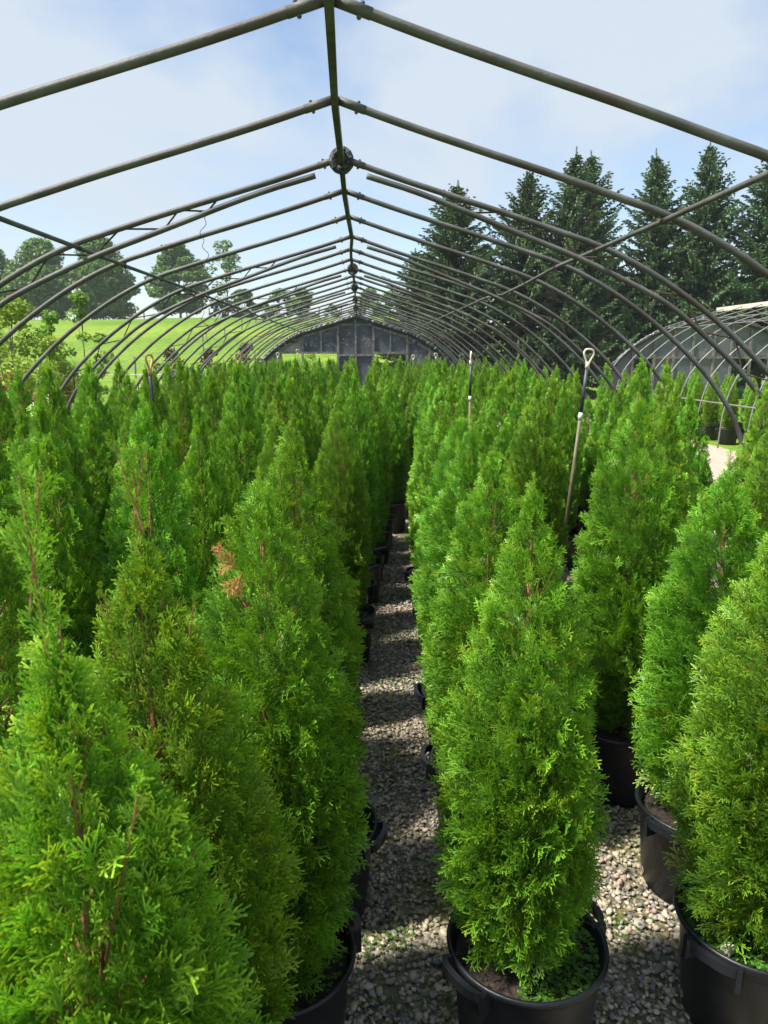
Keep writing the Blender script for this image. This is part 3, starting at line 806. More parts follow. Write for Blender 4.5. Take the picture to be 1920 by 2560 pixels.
def weed_mesh(seed, n, r0, r1, a0, a1, zmin, big=1.0):
    """clover-like seedlings: three small leaflets on a short stalk"""
    r = np.random.default_rng(seed); Q = []; C = []
    for _ in range(n):
        rr = math.sqrt(r.uniform(r0 ** 2, r1 ** 2)); a = r.uniform(a0, a1); x, y = rr * math.cos(a), rr * math.sin(a)
        hgt = r.uniform(0.006, 0.030) * big; c = np.array([0.075, 0.19, 0.022]) * r.uniform(0.6, 1.5); ph = r.uniform(0, 6.28)
        for k in range(3):
            t = ph + k * 2.09; L = r.uniform(0.006, 0.011) * big; d = np.array([math.cos(t), math.sin(t), r.uniform(-.2, .4)]); s = np.array([-math.sin(t), math.cos(t), 0]) * L * 0.55
            p = np.array([x, y, zmin + hgt]); m = p + d * L * 0.55
            Q.append([p, m - s, p + d * L, m + s]); C.append([c * 0.7, c, c * 1.2, c])
    return np.array(Q), np.array(C)

SIDE = {-1: 'field', 1: 'spruce'}
def potted(x, y, top, kind, var, label, group, rad=1.0, rz=None, pot_detail=1, hrot=None, tilt=(0, 0), coff=(0, 0)):
    t = empty('potted_arborvitae', (x, y, 0.012))
    tag(t, label, 'arborvitae', group)
    crown, trunk = ARB[(kind, var)]
    Hc = {'near': 1.5, 'mid': 1.5, 'far': 1.5}.get(kind, 1.60)
    sz = (top - 0.32) / (Hc * 1.01)
    rz = rng.uniform(0, 6.28) if rz is None else rz
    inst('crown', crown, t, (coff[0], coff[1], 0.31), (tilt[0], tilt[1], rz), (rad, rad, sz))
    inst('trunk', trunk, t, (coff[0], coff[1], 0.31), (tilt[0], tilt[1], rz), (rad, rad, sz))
    hr = rng.uniform(0, 6.28) if hrot is None else hrot
    p = inst('pot', POT_HI if pot_detail > 1 else POT_LO, t, rot=(0, 0, hr))
    if pot_detail >= 1:
        for k in (0, 1): inst('handle', HANDLE, p, rot=(0, 0, k * math.pi))
        inst('soil', SOIL, t, rot=(0, 0, hr))
    if pot_detail >= 2:
        for k in range(4): inst('drain_hole', HOLE, p, rot=(0, 0, 0.8 + k * 1.57))
    return t

placed = []
def put(x, y, *a, **k):
    placed.append((x, y))
    return potted(x, y, *a, **k)

AISLE = 'arborvitae edging the gravel aisle'
NEARG = 'arborvitae at the open end of the rows'
A = put(-0.375, 0.93, 1.98, 'lead', 0, 'arborvitae with loose golden tips and forked leader, first in the field-side aisle row', NEARG, rad=0.96, rz=0.0, pot_detail=2, hrot=1.0)
B = put(-0.42, 1.46, 1.95, 'lead', 1, 'arborvitae with a bare forked twig at its tip, second in the field-side aisle row', NEARG, rad=0.97, rz=0.0, pot_detail=2, hrot=0.4)
P2 = put(-0.26, 1.95, 1.80, 'near', 0, 'arborvitae carrying a dead rust-brown sprig on its flank beside the aisle', NEARG, rad=0.98, rz=0.3, pot_detail=2, hrot=0.62)
P3 = put(-0.18, 2.58, 1.89, 'near', 1, 'full arborvitae behind the one with the dead brown sprig, pot handle over the gravel', AISLE, rad=0.92, rz=1.0, pot_detail=2, hrot=-0.35, coff=(-0.05, 0.0))
P1 = put(0.495, 1.97, 1.77, 'near', 2, 'bright bushy arborvitae in a clover-filled pot, first in the spruce-side aisle row', NEARG, rad=0.90, rz=2.0, pot_detail=2, hrot=0.55, coff=(-0.035, 0.0))
P9 = put(1.235, 2.04, 1.72, 'near', 3, 'arborvitae in a wide pot with clover and a pale stone on the soil', NEARG, rad=1.06, rz=3.0, pot_detail=2, hrot=3.75)
P8 = put(1.33, 2.66, 1.75, 'near', 1, 'broad arborvitae in a sunlit black pot halfway along the narrow gap', NEARG, rad=1.03, rz=4.2, pot_detail=2, hrot=3.85)
P7 = put(1.24, 3.36, 1.93, 'near', 0, 'tall arborvitae in a shaded pot at the end of the narrow gap', NEARG, rad=1.0, rz=2.6, pot_detail=2, hrot=3.3)
put(-0.32, 3.28, 1.75, 'near', 3, 'short pointed arborvitae between two taller ones on the field side of the aisle', AISLE, rad=0.90, pot_detail=2)
put(-0.44, 4.05, 1.80, 'near', 2, 'arborvitae just before the clear black pot on the field side of the aisle', AISLE, rad=0.86, pot_detail=2)
P4 = put(-0.135, 4.98, 1.76, 'near', 0, 'slim arborvitae in the clear-standing black pot at the edge of the aisle', AISLE, rad=0.80, rz=5.0, pot_detail=2, hrot=2.2)
put(0.54, 3.02, 1.74, 'near', 3, 'arborvitae half hidden behind the clover pot, one pot handle over the aisle', AISLE, rad=1.0, pot_detail=2, hrot=2.95)
put(0.56, 3.72, 1.80, 'near', 1, 'third arborvitae of the spruce-side aisle row', AISLE, rad=1.0, pot_detail=2)
put(0.60, 4.46, 1.76, 'near', 0, 'fourth arborvitae of the spruce-side aisle row, its pot base showing on the gravel', AISLE, rad=1.0, pot_detail=2)
put(-0.98, 1.92, 1.76, 'near', 3, 'upright arborvitae next to the one with the bare forked twig, away from the aisle', NEARG, rad=0.95, pot_detail=1)
TANT = put(-0.80, 2.85, 1.95, 'mid', 0, 'arborvitae with bare grey inner twigs and a drooping tan sprig', NEARG, rad=1.0, pot_detail=1)
put(-1.12, 2.72, 1.97, 'mid', 1, 'tall dark arborvitae in the second row on the field side', NEARG, rad=1.0, pot_detail=1)
put(-0.73, 3.50, 1.90, 'mid', 2, 'narrow arborvitae behind the one with bare grey inner twigs', NEARG, rad=0.82, pot_detail=1)
put(-1.50, 3.05, 1.96, 'mid', 3, 'arborvitae in the third row on the field side, first of its row', NEARG, rad=1.0, pot_detail=1)
put(-1.45, 2.25, 1.90, 'mid', 1, 'arborvitae at the outer corner of the field-side block by the open end', NEARG, rad=1.0, pot_detail=1)
put(-1.95, 3.6, 1.95, 'mid', 2, 'arborvitae at the outer edge of the field-side block near the first hoops', NEARG, rad=1.0, pot_detail=1)
put(1.92, 3.05, 1.80, 'mid', 1, 'arborvitae in the third row on the spruce side, first of its row', NEARG, rad=1.0, pot_detail=1)
put(1.66, 4.05, 1.88, 'mid', 3, 'arborvitae in the third row on the spruce side, second of its row', NEARG, rad=1.0, pot_detail=1)
put(2.62, 4.65, 1.86, 'mid', 0, 'arborvitae with a rusty stem showing, at the outer edge of the spruce-side block', NEARG, rad=0.95, pot_detail=1)
put(1.74, 4.72, 1.84, 'mid', 1, 'arborvitae before the spade with the cream grip', NEARG, rad=0.9, pot_detail=1)

pr = np.random.default_rng(11)
ORD = ['', 'first', 'second', 'third', 'fourth', 'fifth', 'sixth', 'seventh', 'eighth', 'ninth', 'tenth', 'eleventh', 'twelfth', 'thirteenth', 'fourteenth', 'fifteenth', 'sixteenth', 'seventeenth', 'eighteenth', 'nineteenth', 'twentieth', 'twenty-first', 'twenty-second']
ROWNO = {-0.17: 1, -0.80: 2, -1.40: 3, -2.00: 4, -2.62: 5, -3.22: 6, 0.58: 1, 1.20: 2, 1.80: 3, 2.42: 4, 3.02: 5}
rows = [(-0.17, -1), (-0.80, -1), (-1.40, -1), (-2.00, -1), (-2.62, -1), (-3.22, -1), (0.58, 1), (1.20, 1), (1.80, 1), (2.42, 1), (3.02, 1)]
count_field, count_spruce = 0, 0
for ri, (rx, side) in enumerate(rows):
    y = {-0.17: 5.6, 0.58: 5.2}.get(rx, 3.0) + (ri % 2) * 0.3
    if rx < -2.5: y = 4.6
    if rx > 2.3: y = 5.0
    j = 0
    while y < 26.0:
        sh = (0.62 if side < 0 else 0.36) * min(1.0, max(0.0, (y - 5.5) / 4.5))
        x = rx + sh + pr.normal() * 0.045
        if rx in (-0.17, 0.58) and y > 8: x = rx + sh + pr.normal() * 0.05
        clear = (3.5 < y < 6.2 and abs(x - 0.291 * y) < 0.25) or (side > 0 and 0.452 < x / y < 0.530)
        ok = not clear and all((x - a) ** 2 + (y - c) ** 2 > 0.47 ** 2 for a, c in placed)
        # a cross gap two thirds of the way down the field-side block, where the photo shows a dark slot
        if ok and pr.random() > 0.03:
            kind = 'mid' if y < 9.0 else 'far'
            var = int(pr.integers(0, 4))
            top = float(np.clip(1.88 + pr.normal() * 0.11, 1.62, 2.08))
            if rx < -2.5: top = max(top, 1.94)
            radk = float(np.clip(0.98 + pr.normal() * 0.06, 0.82, 1.1))
            hn = len(HOOP_Y) - int(np.argmin([abs(y - q) for q in HOOP_Y]))
            if ROWNO[rx] == 1:
                label = '%s-side arborvitae along the aisle under the %s hoop from the end wall' % (SIDE[side], ORD[hn])
            else:
                label = 'arborvitae in the %s %s-side row under the %s hoop from the end wall' % (ORD[ROWNO[rx]], SIDE[side], ORD[hn])
            grp = 'arborvitae of the %s-side block' % SIDE[side]
            put(x, y, top, kind, var, label, grp, rad=radk, pot_detail=1 if (y < 7 and rx in (-0.17, 0.58)) or y < 5 else 0)
        step = 0.60 if y < 8 else (0.78 if y < 16 else 1.05)
        y += step * pr.uniform(0.92, 1.12); j += 1

# the plants in the neighbouring greenhouse
for rn, (rx, y0) in enumerate(((8.75, 9.9), (9.35, 10.2), (9.95, 9.5), (10.6, 11.5))):
    y = y0
    while y < 24.5:
        if y > 13.5 or rx > 9.0:
            put(rx + pr.normal() * 0.06, y, float(np.clip(1.62 + pr.normal() * 0.10, 1.4, 1.85)), 'far', int(pr.integers(0, 4)), 'arborvitae in the neighbouring greenhouse, %s row from the pale lane' % ORD[rn + 1], 'arborvitae in the neighbouring greenhouse', rad=0.9, pot_detail=1 if rx < 9 else 0)
        y += pr.uniform(0.95, 1.25)

# dead sprigs, clover and a pale stone in the near pots
def dead_sprig(parent, name, pts_axis, seed, cols, size):
    r = np.random.default_rng(seed)
    base = []; ax = []; sz = []
    for (p, d, L) in pts_axis:
        base.append(p); ax.append(d); sz.append(L)
    n = len(base); ax = np.array(ax, float); nor = np.tile(np.array([0.15, -1.0, 0.2]), (n, 1)) + r.normal(0, 0.25, (n, 3))
    c = np.array(cols)
    Q, C = place_sprays(0, np.array(base, float), ax, nor, np.array(sz, float) * size, np.tile(c[0], (n, 1)), np.tile(c[1], (n, 1)), r)
    o = inst(name, quads_mesh(name, Q, C, M['dry']), parent)
    return o
SX, SY, SZ = -0.040, -0.165, 1.565
o = dead_sprig(P2, 'dead_sprig', [((SX + a, SY + b_, SZ + c), d, L) for a, b_, c, d, L in (
    (0.0, 0.02, 0.0, (-0.55, -0.20, 0.85), 0.055), (-0.022, 0.01, 0.035, (-0.6, -0.1, 0.6), 0.042), (0.012, 0.0, 0.0, (-0.60, -0.45, -0.60), 0.058), (0.016, 0.0, 0.004, (-0.25, -0.5, -0.9), 0.055), (-0.01, 0.01, 0.02, (-0.85, -0.3, -0.25), 0.035))], 5, ((0.34, 0.14, 0.04), (0.56, 0.28, 0.11)), 1.0)
tag(o, 'dead rust-brown sprig hanging from the green crown')

def add_weeds(parent, seed, n, a0, a1):
    Q, C = weed_mesh(seed, n, 0.10, 0.212, a0, a1, 0.305)
    return inst('clover', quads_mesh('clover', Q, C, M['leaf']), parent)
o = dead_sprig(TANT, 'dead_sprig', [((0.06, -0.20, 1.21), (0.75, -0.3, -0.35), 0.12), ((0.10, -0.22, 1.20), (0.8, -0.2, -0.6), 0.08)], 6, ((0.40, 0.28, 0.10), (0.55, 0.42, 0.18)), 0.9)
tag(o, 'drooping tan sprig on the green crown')
add_weeds(P1, 1, 420, -1.9, 0.7)
add_weeds(P9, 2, 420, 2.6, 5.2)
add_weeds(P2, 3, 90, -1.8, 0.4)
add_weeds(P4, 4, 60, -1.5, 0.5)
b = MB(); b.box((-0.135, -0.10, 0.33), (0.035, 0.028, 0.022), [[.8, -.6, 0], [.6, .8, 0], [0, 0, 1]])
st = b.build('pebble', M['lumberpale'], P9)

# ------------------------------------------------------------------ spades standing among the pots
def spade(x, y, top, label, tiltx=0.0, tilty=0.0, wood=False, face=0.0, length=None):
    t = empty('spade', (x, y, 0.0))
    tag(t, label, 'spade', 'spades standing among the pots')
    t.rotation_euler = (tiltx, tilty, 0)
    g = MB()
    ang = [(-0.012, 0.0), (-0.018, 0.03), (-0.046, 0.075), (-0.05, 0.10), (-0.032, 0.122), (0.032, 0.122), (0.05, 0.10), (0.046, 0.075), (0.018, 0.03), (0.012, 0.0)]
    zt = top - 0.13
    c, s = math.cos(face), math.sin(face)
    pts = smooth_poly([(a * c * 0.86, a * s * 0.86, zt + z) for a, z in ang], 1)
    g.tube(pts, 0.0088, 8); g.tube([(0, 0, zt - 0.035), (0, 0, zt + 0.022)], [0.017, 0.017], 10)
    g.build('grip', M['gripwood' if wood else 'grip'], t, smooth=True)
    m = MB(); m.tube([(0, 0, zt - 0.40), (0, 0, zt - 0.03)], 0.0145, 10); m.build('shaft', M['shaft'], t, smooth=True)
    m = MB(); m.tube([(0, 0, zt - 0.455), (0, 0, zt - 0.395)], 0.0165, 10); m.build('label_band', M['white'], t, smooth=True)
    m = MB(); m.tube([(0, 0, 0.35), (0, 0, zt - 0.45)], [0.0145, 0.0135], 10); m.build('lower_shaft', M['shaftwood'], t, smooth=True)
    m = MB(); m.tube([(0, 0, 0.28), (0, 0, 0.40)], 0.022, 8); m.box((0, 0, 0.14), (0.15, 0.008, 0.30)); m.build('blade', M['steel'], t)
    return t
spade(1.705, 6.3, 2.15, 'spade with a cream grip and white band standing clear of the spruce-side arborvitae', tilty=0.085, tiltx=0.0, face=0.15)
spade(-1.60, 6.05, 2.10, 'spade with an orange wooden grip rising from the field-side arborvitae near the first hoops', wood=True, face=1.2, tilty=-0.01)
spade(-1.72, 11.1, 2.11, 'spade with an orange wooden grip deeper in the field-side block', wood=True, face=0.2)
spade(1.32, 9.1, 2.13, 'spade seen edge on with a dark shaft in the middle of the spruce-side block', face=1.5)
spade(1.56, 22.2, 2.07, 'pale heart-shaped spade grip before the dark end panel', face=0.1)
spade(2.0, 20.1, 2.12, 'pale spade grip near the outer stud of the end wall', face=0.2)
spade(-2.30, 22.1, 2.13, 'pale spade grip before the pale wedge of the end wall', face=0.1)
spade(-1.75, 22.3, 2.22, 'pale spade grip before the open window of the end wall', face=0.3)

# ------------------------------------------------------------------ gravel, weeds and litter on the aisle
def ico():
    t = (1 + 5 ** 0.5) / 2
    v = np.array([(-1, t, 0), (1, t, 0), (-1, -t, 0), (1, -t, 0), (0, -1, t), (0, 1, t), (0, -1, -t), (0, 1, -t), (t, 0, -1), (t, 0, 1), (-t, 0, -1), (-t, 0, 1)], float)
    v /= np.linalg.norm(v[0])
    f = np.array([(0, 11, 5), (0, 5, 1), (0, 1, 7), (0, 7, 10), (0, 10, 11), (1, 5, 9), (5, 11, 4), (11, 10, 2), (10, 7, 6), (7, 1, 8), (3, 9, 4), (3, 4, 2), (3, 2, 6), (3, 6, 8), (3, 8, 9), (4, 9, 5), (2, 4, 11), (6, 2, 10), (8, 6, 7), (9, 8, 1)])
    return v, f
def gravel():
    r = np.random.default_rng(31)
    v, f = ico()
    tmpl = []
    for _ in range(14):
        w = v * r.uniform(0.52, 1.25, (12, 1)); w = w * np.array([1.0, r.uniform(0.62, 0.9), r.uniform(0.45, 0.7)]); tmpl.append(w)
    def region(x0, x1, y0, y1, dens, size):
        n = int((x1 - x0) * (y1 - y0) * dens)
        return np.stack([r.uniform(x0, x1, n), r.uniform(y0, y1, n)], 1), size
    V = []; F = []; C = []; off = 0
    pots = np.array([p for p in placed if p[1] < 12 and abs(p[0]) < 3])
    for (x0, x1, y0, y1, dens, size) in ((-0.42, 1.5, 1.15, 3.4, 2900, 0.0114), (-0.1, 0.75, 3.4, 6.2, 2700, 0.011), (0.0, 0.42, 6.2, 11.0, 1500, 0.014), (0.75, 1.3, 3.4, 5.0, 900, 0.013)):
        P, sz = region(x0, x1, y0, y1, dens, size)
        d = np.sqrt(((P[:, None, :] - pots[None]) ** 2).sum(2)).min(1)
        P = P[d > 0.19]
        n = len(P)
        S = sz * np.exp(r.normal(0, 0.28, n))
        T = np.array(tmpl)[r.integers(0, 14, n)] * S[:, None, None]
        a = r.uniform(0, 6.28, n); tl = r.normal(0, 0.35, n)
        ca, sa, ct_, st_ = np.cos(a), np.sin(a), np.cos(tl), np.sin(tl)
        y1_ = T[:, :, 1] * ct_[:, None] - T[:, :, 2] * st_[:, None]; z1_ = T[:, :, 1] * st_[:, None] + T[:, :, 2] * ct_[:, None]
        X = T[:, :, 0] * ca[:, None] - y1_ * sa[:, None]; Yv = T[:, :, 0] * sa[:, None] + y1_ * ca[:, None]
        zb = 0.012 + r.uniform(-0.003, 0.012, n)
        W = np.stack([X + P[:, 0:1], Yv + P[:, 1:2], z1_ + zb[:, None]], 2)
        pal = np.array([(0.37, 0.32, 0.245), (0.27, 0.25, 0.215), (0.45, 0.38, 0.28), (0.17, 0.16, 0.145), (0.38, 0.28, 0.21), (0.32, 0.28, 0.18)])
        c = pal[r.choice(6, n, p=[.27, .24, .17, .14, .08, .10])] * r.uniform(0.75, 1.25, (n, 1))
        mossy = 0.5 + 0.5 * np.sin(P[:, 0] * 7.1 + 1.3 * np.sin(P[:, 1] * 3.7)) * np.sin(P[:, 1] * 4.3 + 2.0 + np.sin(P[:, 0] * 5))
        mw = np.clip((mossy - 0.55) * 2.2, 0, 0.8)[:, None] * r.uniform(0.2, 1, (n, 1))
        c = c * (1 - mw) + np.array([0.16, 0.16, 0.045]) * mw
        V.append(W.reshape(-1, 3)); C.append(np.repeat(c, 12, 0))
        F.append((f[None] + (off + 12 * np.arange(n))[:, None, None]).reshape(-1, 3)); off += 12 * n
    o = inst('gravel', fast_mesh('gravel', np.concatenate(V), np.concatenate(F), M['stone'], np.concatenate(C)))
    tag(o, 'loose grey and tan gravel stones covering the aisle floor', 'gravel', kind='stuff')
gravel()

def ground_weeds():
    r = np.random.default_rng(8); QQ = []; CC = []
    spots = [(0.16, 2.05, .16, 90), (0.10, 2.35, .12, 120), (0.22, 2.75, .1, 50), (0.90, 1.75, .12, 60), (0.92, 2.35, .12, 60), (0.15, 3.6, .15, 60), (0.2, 4.6, .2, 120), (0.25, 5.4, .2, 150), (0.2, 6.4, .2, 150), (0.2, 7.6, .2, 120), (0.07, 4.85, .05, 60), (1.0, 3.0, .15, 80), (0.15, 1.8, .1, 40), (0.3, 2.2, .1, 40)]
    for i, (x, y, rr, n) in enumerate(spots):
        Q, C = weed_mesh(50 + i, n, 0.0, rr, 0, 6.28, 0.016, big=0.9)
        Q = Q + np.array([x, y, 0.0]); QQ.append(Q); CC.append(C * np.array([1.05, 0.85, 0.9]))
    o = inst('weeds', quads_mesh('weeds', np.concatenate(QQ), np.concatenate(CC), M['leaf']))
    tag(o, 'small green weeds sprouting between the gravel stones', 'weeds', kind='stuff')
    b = MB()
    for k in range(150):
        y = r.uniform(1.5, 7.0); x = r.uniform(-0.02, 0.42) if r.random() < 0.7 else r.uniform(0.72, 1.1)
        if x > 0.5: y = r.uniform(1.5, 3.3)
        a = r.uniform(0, 3.14); L = r.uniform(0.03, 0.13); z = 0.03 + r.uniform(0, 0.012)
        d = np.array([math.cos(a), math.sin(a), 0]); p = np.array([x, y, z]); bow = np.array([-d[1], d[0], 0]) * r.normal() * 0.15 * L
        cc = np.array([0.30, 0.22, 0.12]) * r.uniform(0.5, 1.2)
        b.tube([p - d * L / 2, p + bow + np.array([0, 0, 0.004]), p + d * L / 2], [0.0012, 0.0016, 0.0010], 4, color=cc)
    o = b.build('litter', M['dry'])
    tag(o, 'dry twigs and needles scattered on the gravel', 'litter', kind='stuff')
ground_weeds()

# ------------------------------------------------------------------ spruces
def spruce(name, seed, Ht, Rb, bare=1.2):
    r = np.random.default_rng(seed)
    Q = []; C = []; tb = MB()
    tz = np.linspace(0, 1, 14)
    wob = lambda z: np.stack([0.10 * np.sin(z * 0.7 + seed), 0.10 * np.cos(z * 0.6 + seed * 2), np.zeros_like(z)], -1)
    tb.tube(wob(tz * Ht) + np.stack([0 * tz, 0 * tz, tz * Ht], 1), np.interp(tz, [0, .1, 1], [0.22, 0.17, 0.012]), 9)
    z = bare
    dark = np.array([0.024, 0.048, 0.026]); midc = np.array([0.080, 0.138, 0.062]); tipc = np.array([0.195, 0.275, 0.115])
    while z < Ht - 0.12:
        s = 1 - z / Ht
        L0 = Rb * min(s ** 0.78, s * 1.9) * (1.0 if s < 0.8 else 0.9) + 0.07
        nb = int(5 + 4 * s + r.integers(0, 2)); a0 = r.uniform(0, 6.28)
        for k in range(nb):
            a = a0 + k * 2 * np.pi / nb + r.normal(0, 0.22)
            L = L0 * r.uniform(0.62, 1.22)
            if r.random() < 0.05: L *= 1.25
            zz0 = z + r.normal(0, 0.08)
            el = np.interp(s, [0, 0.2, 0.6, 1], [0.95, 0.35, -0.05, -0.22]) + r.normal(0, 0.10)
            m = max(4, int(L / 0.095)); t = np.linspace(0.06, 1, m)
            rad_ = t * L * math.cos(el); hz = t * L * math.sin(el) - 0.16 * L * np.sin(np.pi * t) * s + 0.16 * L * t ** 3
            c, sn = math.cos(a), math.sin(a)
            o = wob(np.array([zz0]))[0]
            P = np.stack([o[0] + rad_ * c, o[1] + rad_ * sn, zz0 + hz], 1)
            if s > 0.3:
                tb.tube(P[::max(1, m // 5)], np.linspace(0.018, 0.005, len(P[::max(1, m // 5)])), 4, cap=False)
            brn = r.random() < (0.10 if s > 0.75 else 0.015)
            g = r.uniform(0.4, 1.15)
            for i in range(m):
                for sd_ in ((-1, 1) if i < m - 1 else (0,)):
                    tl = (0.30 * (1 - 0.55 * t[i]) + 0.09) * min(1.0, 0.45 + L * 0.5) * r.uniform(0.65, 1.25)
                    ang = a + sd_ * r.uniform(0.55, 1.0)
                    d = np.array([math.cos(ang), math.sin(ang), r.uniform(-0.45, 0.28) + 0.25 * t[i]])
                    d /= np.linalg.norm(d)
                    sdv = np.cross(d, [0, 0, 1]); sdv /= np.linalg.norm(sdv); up = np.cross(sdv, d)
                    w = r.uniform(0.032, 0.058)
                    p = P[i]
                    tw = 0.35 + 0.65 * t[i]
                    if brn: c0, c1 = np.array([.07, .045, .03]), np.array([.12, .085, .06])
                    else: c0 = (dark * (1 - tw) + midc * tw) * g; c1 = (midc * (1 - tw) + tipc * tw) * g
                    for nv in (sdv, up):
                        mid_ = p + d * tl * 0.45
                        Q.append([p, mid_ + nv * w, p + d * tl, mid_ - nv * w]); C.append([c0, c0 * .5 + c1 * .5, c1, c0 * .5 + c1 * .5])
                    if r.random() < 0.5:   # a hanging twig
                        d2 = np.array([d[0] * .4, d[1] * .4, -1.0]); d2 /= np.linalg.norm(d2); q = p + d * tl * 0.5; t2 = tl * 0.7
                        mm = q + d2 * t2 * .5
                        Q.append([q, mm + sdv * w * .8, q + d2 * t2, mm - sdv * w * .8]); C.append([c0, c0, (c0 + c1) / 2, c0])
        z += r.uniform(0.16, 0.26) * (0.55 + 0.75 * s)
    for k in range(14):     # the leading shoot
        zz = Ht - 0.75 + k * 0.075; a = k * 2.4
        for q in range(3):
            d = np.array([0.32 * math.cos(a + q * 2.1), 0.32 * math.sin(a + q * 2.1), 0.8]); sdv = np.array([-math.sin(a + q * 2.1), math.cos(a + q * 2.1), 0]); tl = 0.20; w = 0.022
            p = wob(np.array([zz]))[0] + np.array([0, 0, zz]); mid_ = p + d * tl * .45
            Q.append([p, mid_ + sdv * w, p + d * tl, mid_ - sdv * w]); C.append([midc, midc, tipc, midc])
    for k in range(26):     # dead lower branches
        a = r.uniform(0, 6.28); zz = r.uniform(0.5, bare + 1.4); L = r.uniform(0.5, 1.7)
        p = np.array([0, 0, zz]); d = np.array([math.cos(a), math.sin(a), r.uniform(-0.35, 0.05)])
        e = p + d * L
        tb.tube([p, p + d * L * 0.5 + [0, 0, -.03], e], [0.014, 0.009, 0.004], 4, cap=False)
        for q in range(5):
            u = r.uniform(0.35, 1); st_ = p + d * L * u; dd = np.array([math.cos(a + r.choice((-.8, .8))), math.sin(a + r.choice((-.8, .8))), r.uniform(-.4, .2)])
            tb.tube([st_, st_ + dd * r.uniform(.15, .4)], [0.006, 0.002], 3, cap=False)
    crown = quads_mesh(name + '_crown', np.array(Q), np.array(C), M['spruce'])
    trunk = tb.mesh(name + '_trunk', M['bark2'])
    return crown, trunk, Ht

SP = [spruce('spruce0', 1, 11.0, 3.3), spruce('spruce1', 5, 11.0, 3.6, 1.6), spruce('spruce2', 9, 11.0, 3.0, 0.9)]
spr = [(4.7, 38.2, 9.7, 1, 1.05, 0.3, 'spruce with a rusty tip, the one closest to the bare greenhouse end wall'),
       (8.0, 38.0, 10.3, 0, 1.0, 1.1, 'dark spruce next to the rusty-tipped one'),
       (10.0, 37.2, 10.9, 2, 0.95, 2.5, 'tall slender spruce between the dark one and its twin'),
       (11.2, 38.6, 11.15, 1, 0.95, 4.0, 'tall spruce beside the gap of sky in the spruce row'),
       (14.35, 38.4, 11.2, 2, 0.98, 0.2, 'grey-green spruce with a narrow spire on the far side of the sky gap'),
       (16.6, 38.0, 11.45, 0, 0.95, 5.1, 'tallest spruce, rising behind the neighbouring greenhouse ridge'),
       (19.3, 37.0, 11.2, 1, 1.1, 3.0, 'full spruce standing behind the neighbouring greenhouse, last of the row in view'),
       (3.4, 45.0, 7.6, 2, 1.15, 1.0, 'lower spruce half hidden behind the rusty-tipped spruce'),
       (17.8, 42.0, 8.6, 2, 1.2, 2.0, 'shorter spruce filling the gap behind the tallest spruce')]
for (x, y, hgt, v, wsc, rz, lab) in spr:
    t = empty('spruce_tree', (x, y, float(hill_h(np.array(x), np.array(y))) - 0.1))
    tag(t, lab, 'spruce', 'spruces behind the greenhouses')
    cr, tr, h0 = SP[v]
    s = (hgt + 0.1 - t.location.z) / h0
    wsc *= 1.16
    inst('crown', cr, t, rot=(0, 0, rz), scale=(wsc, wsc, s)); inst('trunk', tr, t, rot=(0, 0, rz), scale=(wsc, wsc, s))

